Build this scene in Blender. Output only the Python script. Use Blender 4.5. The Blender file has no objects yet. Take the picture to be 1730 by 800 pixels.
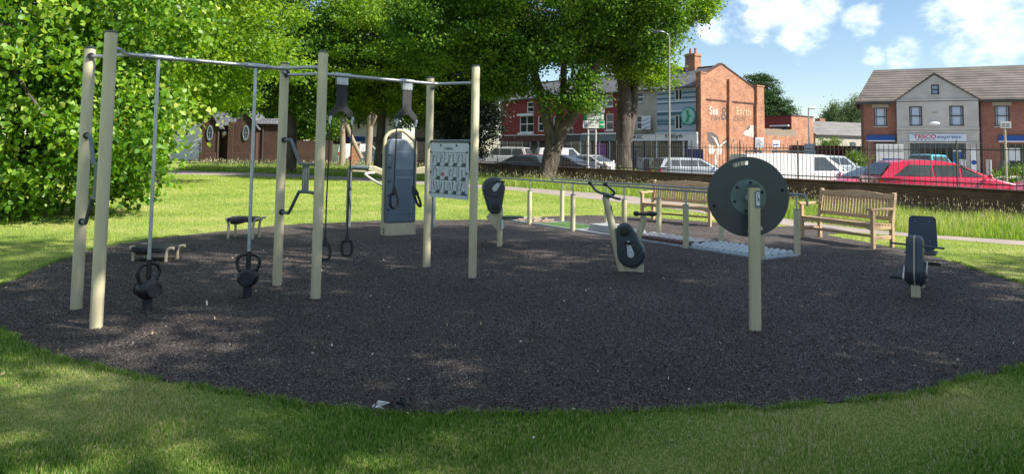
import bpy, bmesh, math, random
import numpy as np
from mathutils import Vector, Matrix
R = math.radians
SC = bpy.context.scene
COL = SC.collection

# ---------------------------------------------------------------- camera
FPX, W0, H0 = 1208.0, 1730.0, 800.0
PITCH, ROLL, EYE, PPY = R(3.9), R(0.77), 1.6, 173.5
cam_d = bpy.data.cameras.new('camera')
cam = bpy.data.objects.new('camera', cam_d)
COL.objects.link(cam)
CR = Matrix.Rotation(R(90) + PITCH, 3, 'X') @ Matrix.Rotation(ROLL, 3, 'Z')
cam.matrix_world = Matrix.Translation((0, 0, EYE)) @ CR.to_4x4()
cam_d.sensor_width = 36
cam_d.lens = 36 * FPX / W0
cam_d.shift_y = -(H0 / 2 - PPY) / W0
cam_d.clip_start = 0.05
cam_d.clip_end = 3000
SC.camera = cam

# ---------------------------------------------------------------- light
SUN_EL, SX, SY = R(42), 0.93, -0.37          # SX, SY: horizontal direction towards the sun
n_ = math.hypot(SX, SY); SX /= n_; SY /= n_
S = Vector((SX * math.cos(SUN_EL), SY * math.cos(SUN_EL), math.sin(SUN_EL)))
sun_d = bpy.data.lights.new('sun', 'SUN'); sun_d.energy = 5.0; sun_d.angle = R(0.53); sun_d.color = (1, 0.93, 0.82)
sun = bpy.data.objects.new('sun', sun_d); COL.objects.link(sun)
sun.rotation_euler = S.to_track_quat('Z', 'Y').to_euler()
SC.view_settings.view_transform = 'Standard'
SC.view_settings.look = 'None'
SC.view_settings.gamma = 1
SC.view_settings.use_curve_mapping = False
SC.view_settings.exposure = 1.05
SC.render.engine = 'CYCLES'
SC.cycles.max_bounces = 6
SC.cycles.transparent_max_bounces = 6
SC.cycles.use_denoising = True

world = bpy.data.worlds.new('World'); SC.world = world; world.use_nodes = True
wn = world.node_tree; wn.nodes.clear()
def WN(t, **k):
    n = wn.nodes.new(t)
    for a, b in k.items(): setattr(n, a, b)
    return n
def ray(px, py):
    d = CR @ Vector(((px - W0 / 2) / FPX, -(py - PPY) / FPX, -1.0))
    return d.normalized()
sky = WN('ShaderNodeTexSky', sky_type='NISHITA'); sky.sun_disc = False
sky.sun_elevation = SUN_EL; sky.sun_rotation = math.atan2(SX, SY)
sky.air_density = 1.0; sky.dust_density = 0.2; sky.ozone_density = 2.5
co = WN('ShaderNodeTexCoord')
# cumulus: soft elliptical regions of the sky dome, broken up by 3D noise of the direction
n1 = WN('ShaderNodeTexNoise'); n1.inputs['Scale'].default_value = 27; n1.inputs['Detail'].default_value = 9; n1.inputs['Roughness'].default_value = 0.62
mp = WN('ShaderNodeMapping'); mp.inputs['Scale'].default_value = (1, 1, 1.7)
wn.links.new(co.outputs['Generated'], mp.inputs[0]); wn.links.new(mp.outputs[0], n1.inputs['Vector'])
acc = None
for (px, py, rad, wgt) in [(1205, 50, .050, .52), (1240, 30, .05, .5), (1300, 14, .085, .62), (1355, 40, .080, .62), (1385, 10, .06, .55), (1452, 36, .050, .55), (1478, 96, .030, .5),
                           (1525, 90, .042, .54), (1590, 25, .05, .5), (1650, 5, .085, .60), (1690, 55, .085, .60), (1640, 80, .070, .50), (1350, 105, .014, .42), (1200, 108, .02, .4),
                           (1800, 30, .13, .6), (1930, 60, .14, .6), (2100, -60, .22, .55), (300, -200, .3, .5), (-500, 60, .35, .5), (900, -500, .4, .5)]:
    d = ray(px, py)
    dist = WN('ShaderNodeVectorMath', operation='DISTANCE'); dist.inputs[1].default_value = d
    wn.links.new(co.outputs['Generated'], dist.inputs[0])
    mr = WN('ShaderNodeMapRange', interpolation_type='SMOOTHERSTEP')
    mr.inputs['From Min'].default_value = rad * 1.05; mr.inputs['From Max'].default_value = rad * .1
    mr.inputs['To Min'].default_value = 0; mr.inputs['To Max'].default_value = wgt
    wn.links.new(dist.outputs['Value'], mr.inputs['Value'])
    if acc is None: acc = mr.outputs[0]
    else:
        mx = WN('ShaderNodeMath', operation='MAXIMUM'); wn.links.new(acc, mx.inputs[0]); wn.links.new(mr.outputs[0], mx.inputs[1]); acc = mx.outputs[0]
# unseen broken cumulus, added high above and behind to lift and whiten ambient light
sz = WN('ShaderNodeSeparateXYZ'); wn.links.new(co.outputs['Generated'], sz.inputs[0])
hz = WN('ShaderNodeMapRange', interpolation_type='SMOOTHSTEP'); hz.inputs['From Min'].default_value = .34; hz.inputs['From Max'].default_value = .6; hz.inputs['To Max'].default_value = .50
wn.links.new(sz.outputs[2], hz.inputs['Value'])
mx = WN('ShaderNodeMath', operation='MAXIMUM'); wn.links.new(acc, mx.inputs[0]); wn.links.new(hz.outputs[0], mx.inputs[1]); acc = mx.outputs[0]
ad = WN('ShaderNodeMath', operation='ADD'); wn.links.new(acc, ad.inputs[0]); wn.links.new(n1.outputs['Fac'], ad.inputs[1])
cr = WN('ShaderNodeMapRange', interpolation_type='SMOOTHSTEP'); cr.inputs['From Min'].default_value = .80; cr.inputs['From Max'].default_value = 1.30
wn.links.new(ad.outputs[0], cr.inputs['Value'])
n2 = WN('ShaderNodeTexNoise'); n2.inputs['Scale'].default_value = 9; n2.inputs['Detail'].default_value = 5
wn.links.new(mp.outputs[0], n2.inputs['Vector'])
cc = WN('ShaderNodeMix', data_type='RGBA'); cc.inputs[6].default_value = (7.2, 8.2, 10, 1); cc.inputs[7].default_value = (9.3, 9.5, 10.0, 1)
ccr = WN('ShaderNodeMapRange'); ccr.inputs['From Min'].default_value = .38; ccr.inputs['From Max'].default_value = .62
wn.links.new(n2.outputs['Fac'], ccr.inputs['Value']); wn.links.new(ccr.outputs[0], cc.inputs[0])
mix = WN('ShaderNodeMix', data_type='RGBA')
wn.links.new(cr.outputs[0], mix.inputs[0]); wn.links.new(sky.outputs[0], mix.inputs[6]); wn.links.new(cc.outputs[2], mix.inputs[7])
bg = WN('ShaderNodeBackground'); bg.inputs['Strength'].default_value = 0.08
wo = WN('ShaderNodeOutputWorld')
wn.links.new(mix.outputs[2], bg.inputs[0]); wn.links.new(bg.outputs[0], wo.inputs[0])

# ---------------------------------------------------------------- helpers: picture measurements -> metres
def G(px, py, z=0.0):
    d = ray(px, py); t = (z - EYE) / d.z
    return Vector((d.x * t, d.y * t, z))
def AY(px, py, Y):
    d = ray(px, py); t = Y / d.y
    return Vector((d.x * t, Y, EYE + d.z * t))
class Plane:
    """a vertical wall plane: origin, heading of its x axis; gives local (s, z) of what is seen there"""
    def __init__(s, ox, oy, dx, dy):
        n = math.hypot(dx, dy); s.o = (ox, oy); s.d = (dx / n, dy / n); s.rz = math.atan2(dy, dx)
    def at(s, px, py):
        d = ray(px, py); (ox, oy), (ux, uy) = s.o, s.d
        # d.x t = ox+ux a ; d.y t = oy+uy a
        det = d.x * (-uy) + ux * d.y
        t = (ox * (-uy) + ux * oy) / det
        a = (d.x * oy - d.y * ox) / det
        return a, EYE + d.z * t
    def pt(s, a, off=0):
        return Vector((s.o[0] + s.d[0] * a - s.d[1] * off, s.o[1] + s.d[1] * a + s.d[0] * off, 0))

# ---------------------------------------------------------------- materials
def newmat(name):
    m = bpy.data.materials.new(name); m.use_nodes = True
    nt = m.node_tree; nt.nodes.clear()
    out = nt.nodes.new('ShaderNodeOutputMaterial'); b = nt.nodes.new('ShaderNodeBsdfPrincipled')
    nt.links.new(b.outputs[0], out.inputs[0])
    return m, nt, b, out
def c4(c): return (c[0], c[1], c[2], 1)
def mul(c, k): return tuple(min(1, v * k) for v in c)
def pm(name, col, rough=.6, var=.18, scale=6, bump=0, bscale=None, metal=0, spec=.5, col2=None, detail=5, coat=0, stretch=(1, 1, 1), obj=True):
    m, nt, b, out = newmat(name)
    L = nt.links.new; N = nt.nodes.new
    tc = N('ShaderNodeTexCoord'); mpn = N('ShaderNodeMapping'); mpn.inputs['Scale'].default_value = stretch
    L(tc.outputs['Object' if obj else 'Generated'], mpn.inputs[0])
    no = N('ShaderNodeTexNoise'); no.inputs['Scale'].default_value = scale; no.inputs['Detail'].default_value = detail
    L(mpn.outputs[0], no.inputs['Vector'])
    rp = N('ShaderNodeValToRGB'); e = rp.color_ramp.elements
    e[0].position = .3; e[1].position = .7
    e[0].color = c4(mul(col, 1 - var)); e[1].color = c4(col2 if col2 else mul(col, 1 + var))
    L(no.outputs['Fac'], rp.inputs[0]); L(rp.outputs[0], b.inputs['Base Color'])
    rr = N('ShaderNodeMapRange'); rr.inputs['To Min'].default_value = max(.02, rough - .08); rr.inputs['To Max'].default_value = min(1, rough + .08)
    L(no.outputs['Fac'], rr.inputs['Value']); L(rr.outputs[0], b.inputs['Roughness'])
    b.inputs['Metallic'].default_value = metal; b.inputs['Specular IOR Level'].default_value = spec; b.inputs['Coat Weight'].default_value = coat
    if bump:
        nb = N('ShaderNodeTexNoise'); nb.inputs['Scale'].default_value = bscale or scale * 6; nb.inputs['Detail'].default_value = 4
        L(mpn.outputs[0], nb.inputs['Vector'])
        bu = N('ShaderNodeBump'); bu.inputs['Strength'].default_value = bump; bu.inputs['Distance'].default_value = .01
        L(nb.outputs['Fac'], bu.inputs['Height']); L(bu.outputs[0], b.inputs['Normal'])
    return m
def brick(name, c1, c2, mortar, bw=.23, bh=.075, rough=.85, var=.5):
    m, nt, b, out = newmat(name); L = nt.links.new; N = nt.nodes.new
    tc = N('ShaderNodeTexCoord'); sp = N('ShaderNodeSeparateXYZ'); L(tc.outputs['Object'], sp.inputs[0])
    ad = N('ShaderNodeMath'); ad.operation = 'ADD'; L(sp.outputs[0], ad.inputs[0]); L(sp.outputs[1], ad.inputs[1])
    cb = N('ShaderNodeCombineXYZ'); L(ad.outputs[0], cb.inputs[0]); L(sp.outputs[2], cb.inputs[1])
    bt = N('ShaderNodeTexBrick'); L(cb.outputs[0], bt.inputs['Vector'])
    bt.inputs['Scale'].default_value = 1; bt.inputs['Brick Width'].default_value = bw; bt.inputs['Row Height'].default_value = bh
    bt.inputs['Mortar Size'].default_value = .011; bt.inputs['Mortar Smooth'].default_value = .3
    bt.inputs['Color1'].default_value = c4(c1); bt.inputs['Color2'].default_value = c4(c2); bt.inputs['Mortar'].default_value = c4(mortar)
    no = N('ShaderNodeTexNoise'); no.inputs['Scale'].default_value = 1.1; no.inputs['Detail'].default_value = 8; no.inputs['Roughness'].default_value = .7
    L(cb.outputs[0], no.inputs['Vector'])
    mr = N('ShaderNodeMapRange'); mr.inputs['From Min'].default_value = .3; mr.inputs['From Max'].default_value = .7
    mr.inputs['To Min'].default_value = 1 - var; mr.inputs['To Max'].default_value = 1 + var * .5
    L(no.outputs['Fac'], mr.inputs['Value'])
    mx = N('ShaderNodeMix'); mx.data_type = 'RGBA'; mx.blend_type = 'MULTIPLY'; mx.inputs[0].default_value = 1
    L(bt.outputs['Color'], mx.inputs[6]); L(mr.outputs[0], mx.inputs[7]); L(mx.outputs[2], b.inputs['Base Color'])
    b.inputs['Roughness'].default_value = rough
    bu = N('ShaderNodeBump'); bu.inputs['Strength'].default_value = .4; bu.inputs['Distance'].default_value = .01; bu.invert = True
    L(bt.outputs['Fac'], bu.inputs['Height']); L(bu.outputs[0], b.inputs['Normal'])
    return m
def tiles(name, c1, c2, row=.3, tw=.3, axis='slope', rough=.8):
    """roof tiles in rows: rows follow the height, joints follow x+y"""
    m, nt, b, out = newmat(name); L = nt.links.new; N = nt.nodes.new
    tc = N('ShaderNodeTexCoord'); sp = N('ShaderNodeSeparateXYZ'); L(tc.outputs['Object'], sp.inputs[0])
    cb = N('ShaderNodeCombineXYZ'); L(sp.outputs[0], cb.inputs[0]); L(sp.outputs[2], cb.inputs[1])
    bt = N('ShaderNodeTexBrick'); L(cb.outputs[0], bt.inputs['Vector'])
    bt.inputs['Scale'].default_value = 1; bt.inputs['Brick Width'].default_value = tw; bt.inputs['Row Height'].default_value = row
    bt.inputs['Mortar Size'].default_value = row * .2; bt.inputs['Color1'].default_value = c4(c1); bt.inputs['Color2'].default_value = c4(c2)
    bt.inputs['Mortar'].default_value = c4(mul(c1, .35))
    no = N('ShaderNodeTexNoise'); no.inputs['Scale'].default_value = .8; no.inputs['Detail'].default_value = 8; L(tc.outputs['Object'], no.inputs['Vector'])
    mr = N('ShaderNodeMapRange'); mr.inputs['From Min'].default_value = .3; mr.inputs['From Max'].default_value = .7
    mr.inputs['To Min'].default_value = .65; mr.inputs['To Max'].default_value = 1.3; L(no.outputs['Fac'], mr.inputs['Value'])
    mx = N('ShaderNodeMix'); mx.data_type = 'RGBA'; mx.blend_type = 'MULTIPLY'; mx.inputs[0].default_value = 1
    L(bt.outputs['Color'], mx.inputs[6]); L(mr.outputs[0], mx.inputs[7]); L(mx.outputs[2], b.inputs['Base Color']); b.inputs['Roughness'].default_value = rough
    bu = N('ShaderNodeBump'); bu.inputs['Strength'].default_value = .6; bu.inputs['Distance'].default_value = .03; bu.invert = True
    L(bt.outputs['Fac'], bu.inputs['Height']); L(bu.outputs[0], b.inputs['Normal'])
    return m
def leafmat(name, cols, trans=.45, rough=.45, spec=.35):
    """leaf: colour varies per leaf through the stored 'tint' value; light passes through"""
    m, nt, b, out = newmat(name); L = nt.links.new; N = nt.nodes.new
    at = N('ShaderNodeAttribute'); at.attribute_name = 'tint'
    rp = N('ShaderNodeValToRGB'); e = rp.color_ramp.elements
    e[0].color = c4(cols[0]); e[1].color = c4(cols[-1])
    for i, c in enumerate(cols[1:-1]):
        q = e.new((i + 1) / (len(cols) - 1)); q.color = c4(c)
    L(at.outputs['Fac'], rp.inputs[0]); L(rp.outputs[0], b.inputs['Base Color'])
    b.inputs['Roughness'].default_value = rough; b.inputs['Specular IOR Level'].default_value = spec
    tr = N('ShaderNodeBsdfTranslucent')
    hs = N('ShaderNodeHueSaturation'); hs.inputs['Hue'].default_value = .485; hs.inputs['Saturation'].default_value = 1.1; hs.inputs['Value'].default_value = 1.5
    L(rp.outputs[0], hs.inputs['Color']); L(hs.outputs[0], tr.inputs[0])
    ms = N('ShaderNodeMixShader'); ms.inputs[0].default_value = trans
    L(b.outputs[0], ms.inputs[1]); L(tr.outputs[0], ms.inputs[2]); L(ms.outputs[0], out.inputs[0])
    return m

M = {}
M['cream'] = pm('cream_powder_coat', (.50, .45, .29), .42, .13, 5, bump=.05, bscale=400, stretch=(3, 3, .35))
M['galv'] = pm('galvanised_steel', (.42, .45, .48), .38, .2, 25, metal=.85)
M['steel'] = pm('brushed_steel', (.42, .44, .47), .42, .05, 3, metal=.7)
M['grey_tube'] = pm('grey_painted_tube', (.13, .16, .17), .4, .15, 8, metal=.3)
M['black'] = pm('black_plastic', (.012, .013, .015), .38, .3, 12)
M['rubber'] = pm('black_rubber', (.016, .018, .022), .6, .3, 20, bump=.2, bscale=300)
M['charcoal'] = pm('charcoal_hpl', (.036, .050, .064), .36, .14, 5, bump=.05, bscale=200)
M['bluegrey'] = pm('blue_grey_plastic', (.115, .15, .195), .42, .10, 4, bump=.08, bscale=150)
M['bluegrey2'] = pm('blue_grey_plastic_light', (.17, .215, .27), .42, .08, 4)
M['white_plate'] = pm('white_plate', (.66, .69, .72), .35, .06, 8)
M['ink'] = pm('black_ink', (.02, .022, .026), .5, .2, 30)
M['redink'] = pm('red_ink', (.4, .05, .04), .5, .2, 30)
M['teak'] = pm('teak_wood', (.45, .31, .185), .6, .3, 5, bump=.2, bscale=60, stretch=(1, 8, 8))
M['glass'] = pm('window_glass', (.022, .03, .036), .08, .6, 1.2, spec=.45)
M['glass_sky'] = pm('painted_sky_glass', (.42, .50, .66), .12, .10, .5, spec=1.0)  # pale sky reflection of the supermarket panes put into their base colour
M['carglass'] = pm('car_glass', (.05, .06, .065), .05, .3, 2, spec=.8)
M['white'] = pm('white_paint', (.72, .72, .70), .5, .06, 2)
M['offwhite'] = pm('cream_render', (.38, .36, .29), .8, .14, 1.2, bump=.2, bscale=40)
M['grender'] = pm('grey_render', (.47, .45, .425), .85, .12, 1.0, bump=.25, bscale=60)
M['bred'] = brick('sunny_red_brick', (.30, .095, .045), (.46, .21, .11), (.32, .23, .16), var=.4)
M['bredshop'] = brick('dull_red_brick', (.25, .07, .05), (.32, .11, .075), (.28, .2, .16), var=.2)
M['bpaint'] = brick('painted_red_brick', (.22, .025, .022), (.28, .04, .03), (.18, .05, .04), var=.25)
M['bbrown'] = brick('brown_brick', (.055, .025, .019), (.09, .038, .028), (.07, .05, .04), var=.35)  # lodge brick darkened here to stand in for missing tree shade
M['bwall'] = brick('old_wall_brick', (.11, .05, .03), (.17, .08, .05), (.13, .10, .08), var=.6)
M['slate'] = tiles('slate_roof', (.10, .105, .12), (.15, .15, .17), .16, .3)
M['tile'] = tiles('concrete_tile_roof', (.13, .11, .095), (.15, .13, .11), .22, 900)
M['asb'] = pm('corrugated_sheet_roof', (.15, .145, .14), .9, .25, .9, bump=.4, bscale=10)
M['asphalt'] = pm('asphalt', (.075, .075, .078), .9, .15, .6, bump=.3, bscale=80)
M['paving'] = pm('pale_paving', (.42, .39, .34), .85, .12, .8, bump=.2, bscale=20)
M['pathm'] = pm('worn_path', (.27, .225, .20), .9, .15, 1.2, bump=.3, bscale=60)
M['bark'] = pm('grey_brown_bark', (.085, .068, .055), .95, .6, 4, bump=1, bscale=9, stretch=(1, 1, .3))
M['bark'].node_tree.nodes['Bump'].inputs['Distance'].default_value = .06
M['darkwood'] = pm('dark_stained_board', (.10, .035, .028), .7, .25, 3, stretch=(8, 8, 1))
M['timber'] = pm('weathered_timber', (.25, .20, .15), .8, .25, 3, stretch=(8, 8, 1))
M['iron'] = pm('black_iron', (.055, .047, .042), .5, .3, 10)
M['tescoblue'] = pm('blue_fascia', (.01, .07, .30), .4, .06, 3)
M['grey_frame'] = pm('dark_grey_shopfront', (.05, .07, .085), .4, .1, 3)
M['stone'] = pm('pale_stone', (.38, .34, .28), .8, .1, 4)
M['conc'] = pm('grey_concrete', (.30, .32, .33), .8, .12, 4, bump=.3, bscale=60)
M['tyre'] = pm('tyre_rubber', (.02, .02, .02), .8, .2, 20)
M['alloy'] = pm('alloy_wheel', (.4, .4, .42), .35, .1, 8, metal=.7)
M['lamp_red'] = pm('red_lens', (.35, .01, .01), .15, .1, 20)
M['lamp_clear'] = pm('clear_lens', (.6, .62, .65), .08, .1, 20)
M['green'] = pm('green_sign', (.01, .30, .13), .4, .05, 5)
M['magenta'] = pm('purple_poster', (.25, .03, .28), .5, .05, 5)

# ---------------------------------------------------------------- mesh building
class MB:
    def __init__(s): s.v = []; s.f = []; s.xf = None
    def add(s, vs, fs):
        k = len(s.v)
        if s.xf is not None: vs = [s.xf @ Vector(v) for v in vs]
        s.v += [tuple(v) for v in vs]; s.f += [tuple(i + k for i in f) for f in fs]
        return s
    def box(s, x0, x1, y0, y1, z0, z1, m=None):
        vs = [(x, y, z) for x in (x0, x1) for y in (y0, y1) for z in (z0, z1)]
        if m is not None: vs = [m @ Vector(v) for v in vs]
        return s.add(vs, [(0, 1, 3, 2), (4, 6, 7, 5), (0, 4, 5, 1), (2, 3, 7, 6), (0, 2, 6, 4), (1, 5, 7, 3)])
    def tube(s, pts, r, seg=10, caps=True, flat=1.0):
        pts = [Vector(p) for p in pts]; n = len(pts)
        rs = r if isinstance(r, (list, tuple)) else [r] * n
        vs = []; fs = []
        t0 = (pts[1] - pts[0]).normalized()
        a = Vector((0, 0, 1)) if abs(t0.z) < .9 else Vector((1, 0, 0))
        u = t0.cross(a).normalized()
        for i, p in enumerate(pts):
            t = (pts[min(i + 1, n - 1)] - pts[max(i - 1, 0)]).normalized()
            u = (u - t * u.dot(t)).normalized(); w = t.cross(u)
            for k in range(seg):
                an = 2 * math.pi * k / seg
                vs.append(p + u * math.cos(an) * rs[i] + w * math.sin(an) * rs[i] * flat)
        for i in range(n - 1):
            for k in range(seg):
                fs.append((i * seg + k, i * seg + (k + 1) % seg, (i + 1) * seg + (k + 1) % seg, (i + 1) * seg + k))
        if caps:
            fs.append(tuple(range(seg))[::-1]); fs.append(tuple((n - 1) * seg + k for k in range(seg)))
        return s.add(vs, fs)
    def lathe(s, prof, axis='z', c=(0, 0, 0), seg=24):
        """prof: (radius, height) list, turned round an axis through c"""
        vs = []; fs = []; c = Vector(c)
        for r, h in prof:
            for k in range(seg):
                a = 2 * math.pi * k / seg; p, q = r * math.cos(a), r * math.sin(a)
                vs.append(c + Vector({'z': (p, q, h), 'x': (h, p, q), 'y': (q, h, p)}[axis]))
        n = len(prof)
        for i in range(n - 1):
            for k in range(seg):
                fs.append((i * seg + k, i * seg + (k + 1) % seg, (i + 1) * seg + (k + 1) % seg, (i + 1) * seg + k))
        fs.append(tuple(range(seg))[::-1]); fs.append(tuple((n - 1) * seg + k for k in range(seg)))
        return s.add(vs, fs)
    def prism(s, poly, d0, d1, plane='xz'):
        """poly: 2D outline; extruded from d0 to d1 along the third axis"""
        def P(a, b, d): return {'xz': (a, d, b), 'yz': (d, a, b), 'xy': (a, b, d)}[plane]
        n = len(poly)
        vs = [P(a, b, d0) for a, b in poly] + [P(a, b, d1) for a, b in poly]
        fs = [tuple(range(n)), tuple(range(2 * n - 1, n - 1, -1))] + [(i, i + n, (i + 1) % n + n, (i + 1) % n) for i in range(n)]
        return s.add(vs, fs)
    def ball(s, c, r, seg=12, rings=8, sc=(1, 1, 1)):
        vs = []; fs = []
        for i in range(rings + 1):
            th = math.pi * i / rings
            for k in range(seg):
                a = 2 * math.pi * k / seg
                vs.append((c[0] + r * sc[0] * math.sin(th) * math.cos(a), c[1] + r * sc[1] * math.sin(th) * math.sin(a), c[2] + r * sc[2] * math.cos(th)))
        for i in range(rings):
            for k in range(seg):
                fs.append((i * seg + k, (i + 1) * seg + k, (i + 1) * seg + (k + 1) % seg, i * seg + (k + 1) % seg))
        return s.add(vs, fs)
    def build(s, name, mat, parent=None, smooth=False, bevel=0, loc=None, rot=None, seg=2, weld=False):
        me = bpy.data.meshes.new(name); me.from_pydata(s.v, [], s.f); me.validate()
        bm = bmesh.new(); bm.from_mesh(me)
        if weld: bmesh.ops.remove_doubles(bm, verts=bm.verts, dist=1e-5)
        bmesh.ops.recalc_face_normals(bm, faces=bm.faces); bm.to_mesh(me); bm.free()
        me.materials.append(M[mat] if isinstance(mat, str) else mat)
        o = bpy.data.objects.new(name, me); COL.objects.link(o)
        if parent: o.parent = parent
        if loc is not None: o.location = loc
        if rot is not None: o.rotation_euler = rot
        if smooth:
            me.polygons.foreach_set('use_smooth', [True] * len(me.polygons))
            me.set_sharp_from_angle(angle=R(40))
        if bevel:
            bv = o.modifiers.new('bevel', 'BEVEL'); bv.width = bevel; bv.segments = seg; bv.limit_method = 'ANGLE'; bv.angle_limit = R(35)
        return o
def arc(c, r, a0, a1, n, f):
    return [f(c, r, R(a0 + (a1 - a0) * i / n)) for i in range(n + 1)]
def rrect(x0, x1, z0, z1, r, n=5):
    out = []
    for cx, cz, a in ((x1 - r, z1 - r, 0), (x0 + r, z1 - r, 90), (x0 + r, z0 + r, 180), (x1 - r, z0 + r, 270)):
        for i in range(n + 1):
            t = R(a + 90 * i / n); out.append((cx + r * math.cos(t), cz + r * math.sin(t)))
    return out
def smoothpath(pts, k=4):
    """Catmull-Rom through the points"""
    P = [Vector(p) for p in pts]; P = [P[0] * 2 - P[1]] + P + [P[-1] * 2 - P[-2]]; out = []
    for i in range(1, len(P) - 2):
        for j in range(k):
            t = j / k
            out.append(.5 * ((2 * P[i]) + (P[i + 1] - P[i - 1]) * t + (2 * P[i - 1] - 5 * P[i] + 4 * P[i + 1] - P[i + 2]) * t * t + (3 * P[i] - P[i - 1] - 3 * P[i + 1] + P[i + 2]) * t ** 3))
    out.append(P[-2]); return out
def tag(o, label=None, cat=None, group=None, kind=None):
    if label: o['label'] = label
    if cat: o['category'] = cat
    if group: o['group'] = group
    if kind: o['kind'] = kind
    return o
def thing(name, label, cat, loc=(0, 0, 0), rz=0, group=None):
    o = bpy.data.objects.new(name, None); COL.objects.link(o); o.location = loc; o.rotation_euler = (0, 0, rz)
    o.empty_display_size = .2
    return tag(o, label, cat, group)
def copy_tree(o, parent=None):
    c = o.copy(); COL.objects.link(c); c.parent = parent
    for ch in list(o.children): copy_tree(ch, c)
    return c
def text(name, body, size, loc, mat, parent, rot=(R(90), 0, 0), sx=1, shear=0, ext=.002, align='CENTER', bold=0, space=1):
    cu = bpy.data.curves.new(name, 'FONT'); cu.body = body; cu.size = size; cu.extrude = ext; cu.shear = shear
    cu.align_x = align; cu.align_y = 'CENTER'; cu.offset = bold; cu.space_character = space
    cu.materials.append(M[mat] if isinstance(mat, str) else mat)
    f = bpy.data.objects.new(name, cu); COL.objects.link(f); bpy.context.view_layer.update()
    me = bpy.data.meshes.new_from_object(f.evaluated_get(bpy.context.evaluated_depsgraph_get())); bpy.data.objects.remove(f)
    o = bpy.data.objects.new(name, me); COL.objects.link(o); o.parent = parent; o.location = loc; o.rotation_euler = rot; o.scale = (sx, 1, 1)
    return o
def bigmesh(name, V, nper, mat, tint=None, parent=None, faces_per=None):
    """numpy mesh: V (N, k, 3) points per element; nper: list of index tuples (all of the same length) per element"""
    N, k, _ = V.shape; F = np.array(nper, dtype=np.int32); fc, fl = F.shape
    me = bpy.data.meshes.new(name)
    me.vertices.add(N * k); me.vertices.foreach_set('co', V.astype(np.float32).ravel())
    idx = (np.arange(N, dtype=np.int32)[:, None, None] * k + F[None]).ravel()
    me.loops.add(len(idx)); me.loops.foreach_set('vertex_index', idx)
    me.polygons.add(N * fc)
    me.polygons.foreach_set('loop_start', np.arange(0, N * fc * fl, fl, dtype=np.int32))
    me.update(calc_edges=True)
    if tint is not None:
        a = me.attributes.new('tint', 'FLOAT', 'POINT'); a.data.foreach_set('value', np.repeat(tint.astype(np.float32), k))
    me.materials.append(M[mat] if isinstance(mat, str) else mat)
    o = bpy.data.objects.new(name, me); COL.objects.link(o)
    if parent: o.parent = parent
    return o
def sheet(name, poly, z, mat, kind='structure', label=None):
    me = bpy.data.meshes.new(name)
    me.from_pydata([(p[0], p[1], z) for p in poly], [], [tuple(range(len(poly)))])
    bm = bmesh.new(); bm.from_mesh(me); bmesh.ops.recalc_face_normals(bm, faces=bm.faces)
    for f in bm.faces:
        if f.normal.z < 0: f.normal_flip()
    bmesh.ops.triangulate(bm, faces=bm.faces); bm.to_mesh(me); bm.free()
    me.materials.append(M[mat] if isinstance(mat, str) else mat)
    o = bpy.data.objects.new(name, me); COL.objects.link(o); tag(o, kind=kind, label=label)
    return o
def inside(poly, X, Y):
    r = np.zeros(len(X), bool); n = len(poly); j = n - 1
    for i in range(n):
        xi, yi, xj, yj = poly[i][0], poly[i][1], poly[j][0], poly[j][1]
        c = ((yi > Y) != (yj > Y)) & (X < (xj - xi) * (Y - yi) / (yj - yi + 1e-12) + xi)
        r ^= c; j = i
    return r
# ================================================================ THE SETTING
rng = np.random.default_rng(7)
def lawnmat():
    m, nt, b, out = newmat('park_lawn'); L = nt.links.new; N = nt.nodes.new
    tc = N('ShaderNodeTexCoord')
    def noise(sc, det, rough=.6):
        n = N('ShaderNodeTexNoise'); n.inputs['Scale'].default_value = sc; n.inputs['Detail'].default_value = det; n.inputs['Roughness'].default_value = rough
        L(tc.outputs['Object'], n.inputs['Vector']); return n
    a = noise(.45, 6); f = noise(26, 6, .8); g = noise(160, 3)
    r1 = N('ShaderNodeValToRGB'); e = r1.color_ramp.elements
    e[0].position = .3; e[0].color = (.11, .18, .035, 1); e[1].position = .72; e[1].color = (.42, .38, .16, 1)
    q = e.new(.5); q.color = (.22, .29, .06, 1)
    L(a.outputs['Fac'], r1.inputs[0])
    mr = N('ShaderNodeMapRange'); mr.inputs['From Min'].default_value = .3; mr.inputs['From Max'].default_value = .7; mr.inputs['To Min'].default_value = .55; mr.inputs['To Max'].default_value = 1.35
    L(f.outputs['Fac'], mr.inputs['Value'])
    mr2 = N('ShaderNodeMapRange'); mr2.inputs['From Min'].default_value = .35; mr2.inputs['From Max'].default_value = .65; mr2.inputs['To Min'].default_value = .7; mr2.inputs['To Max'].default_value = 1.25
    L(g.outputs['Fac'], mr2.inputs['Value'])
    mm = N('ShaderNodeMath'); mm.operation = 'MULTIPLY'; L(mr.outputs[0], mm.inputs[0]); L(mr2.outputs[0], mm.inputs[1])
    mx = N('ShaderNodeMix'); mx.data_type = 'RGBA'; mx.blend_type = 'MULTIPLY'; mx.inputs[0].default_value = 1
    L(r1.outputs[0], mx.inputs[6]); L(mm.outputs[0], mx.inputs[7]); L(mx.outputs[2], b.inputs['Base Color'])
    b.inputs['Roughness'].default_value = .9; b.inputs['Specular IOR Level'].default_value = .2
    bu = N('ShaderNodeBump'); bu.inputs['Strength'].default_value = .8; bu.inputs['Distance'].default_value = .03
    L(f.outputs['Fac'], bu.inputs['Height']); L(bu.outputs[0], b.inputs['Normal'])
    return m
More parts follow.
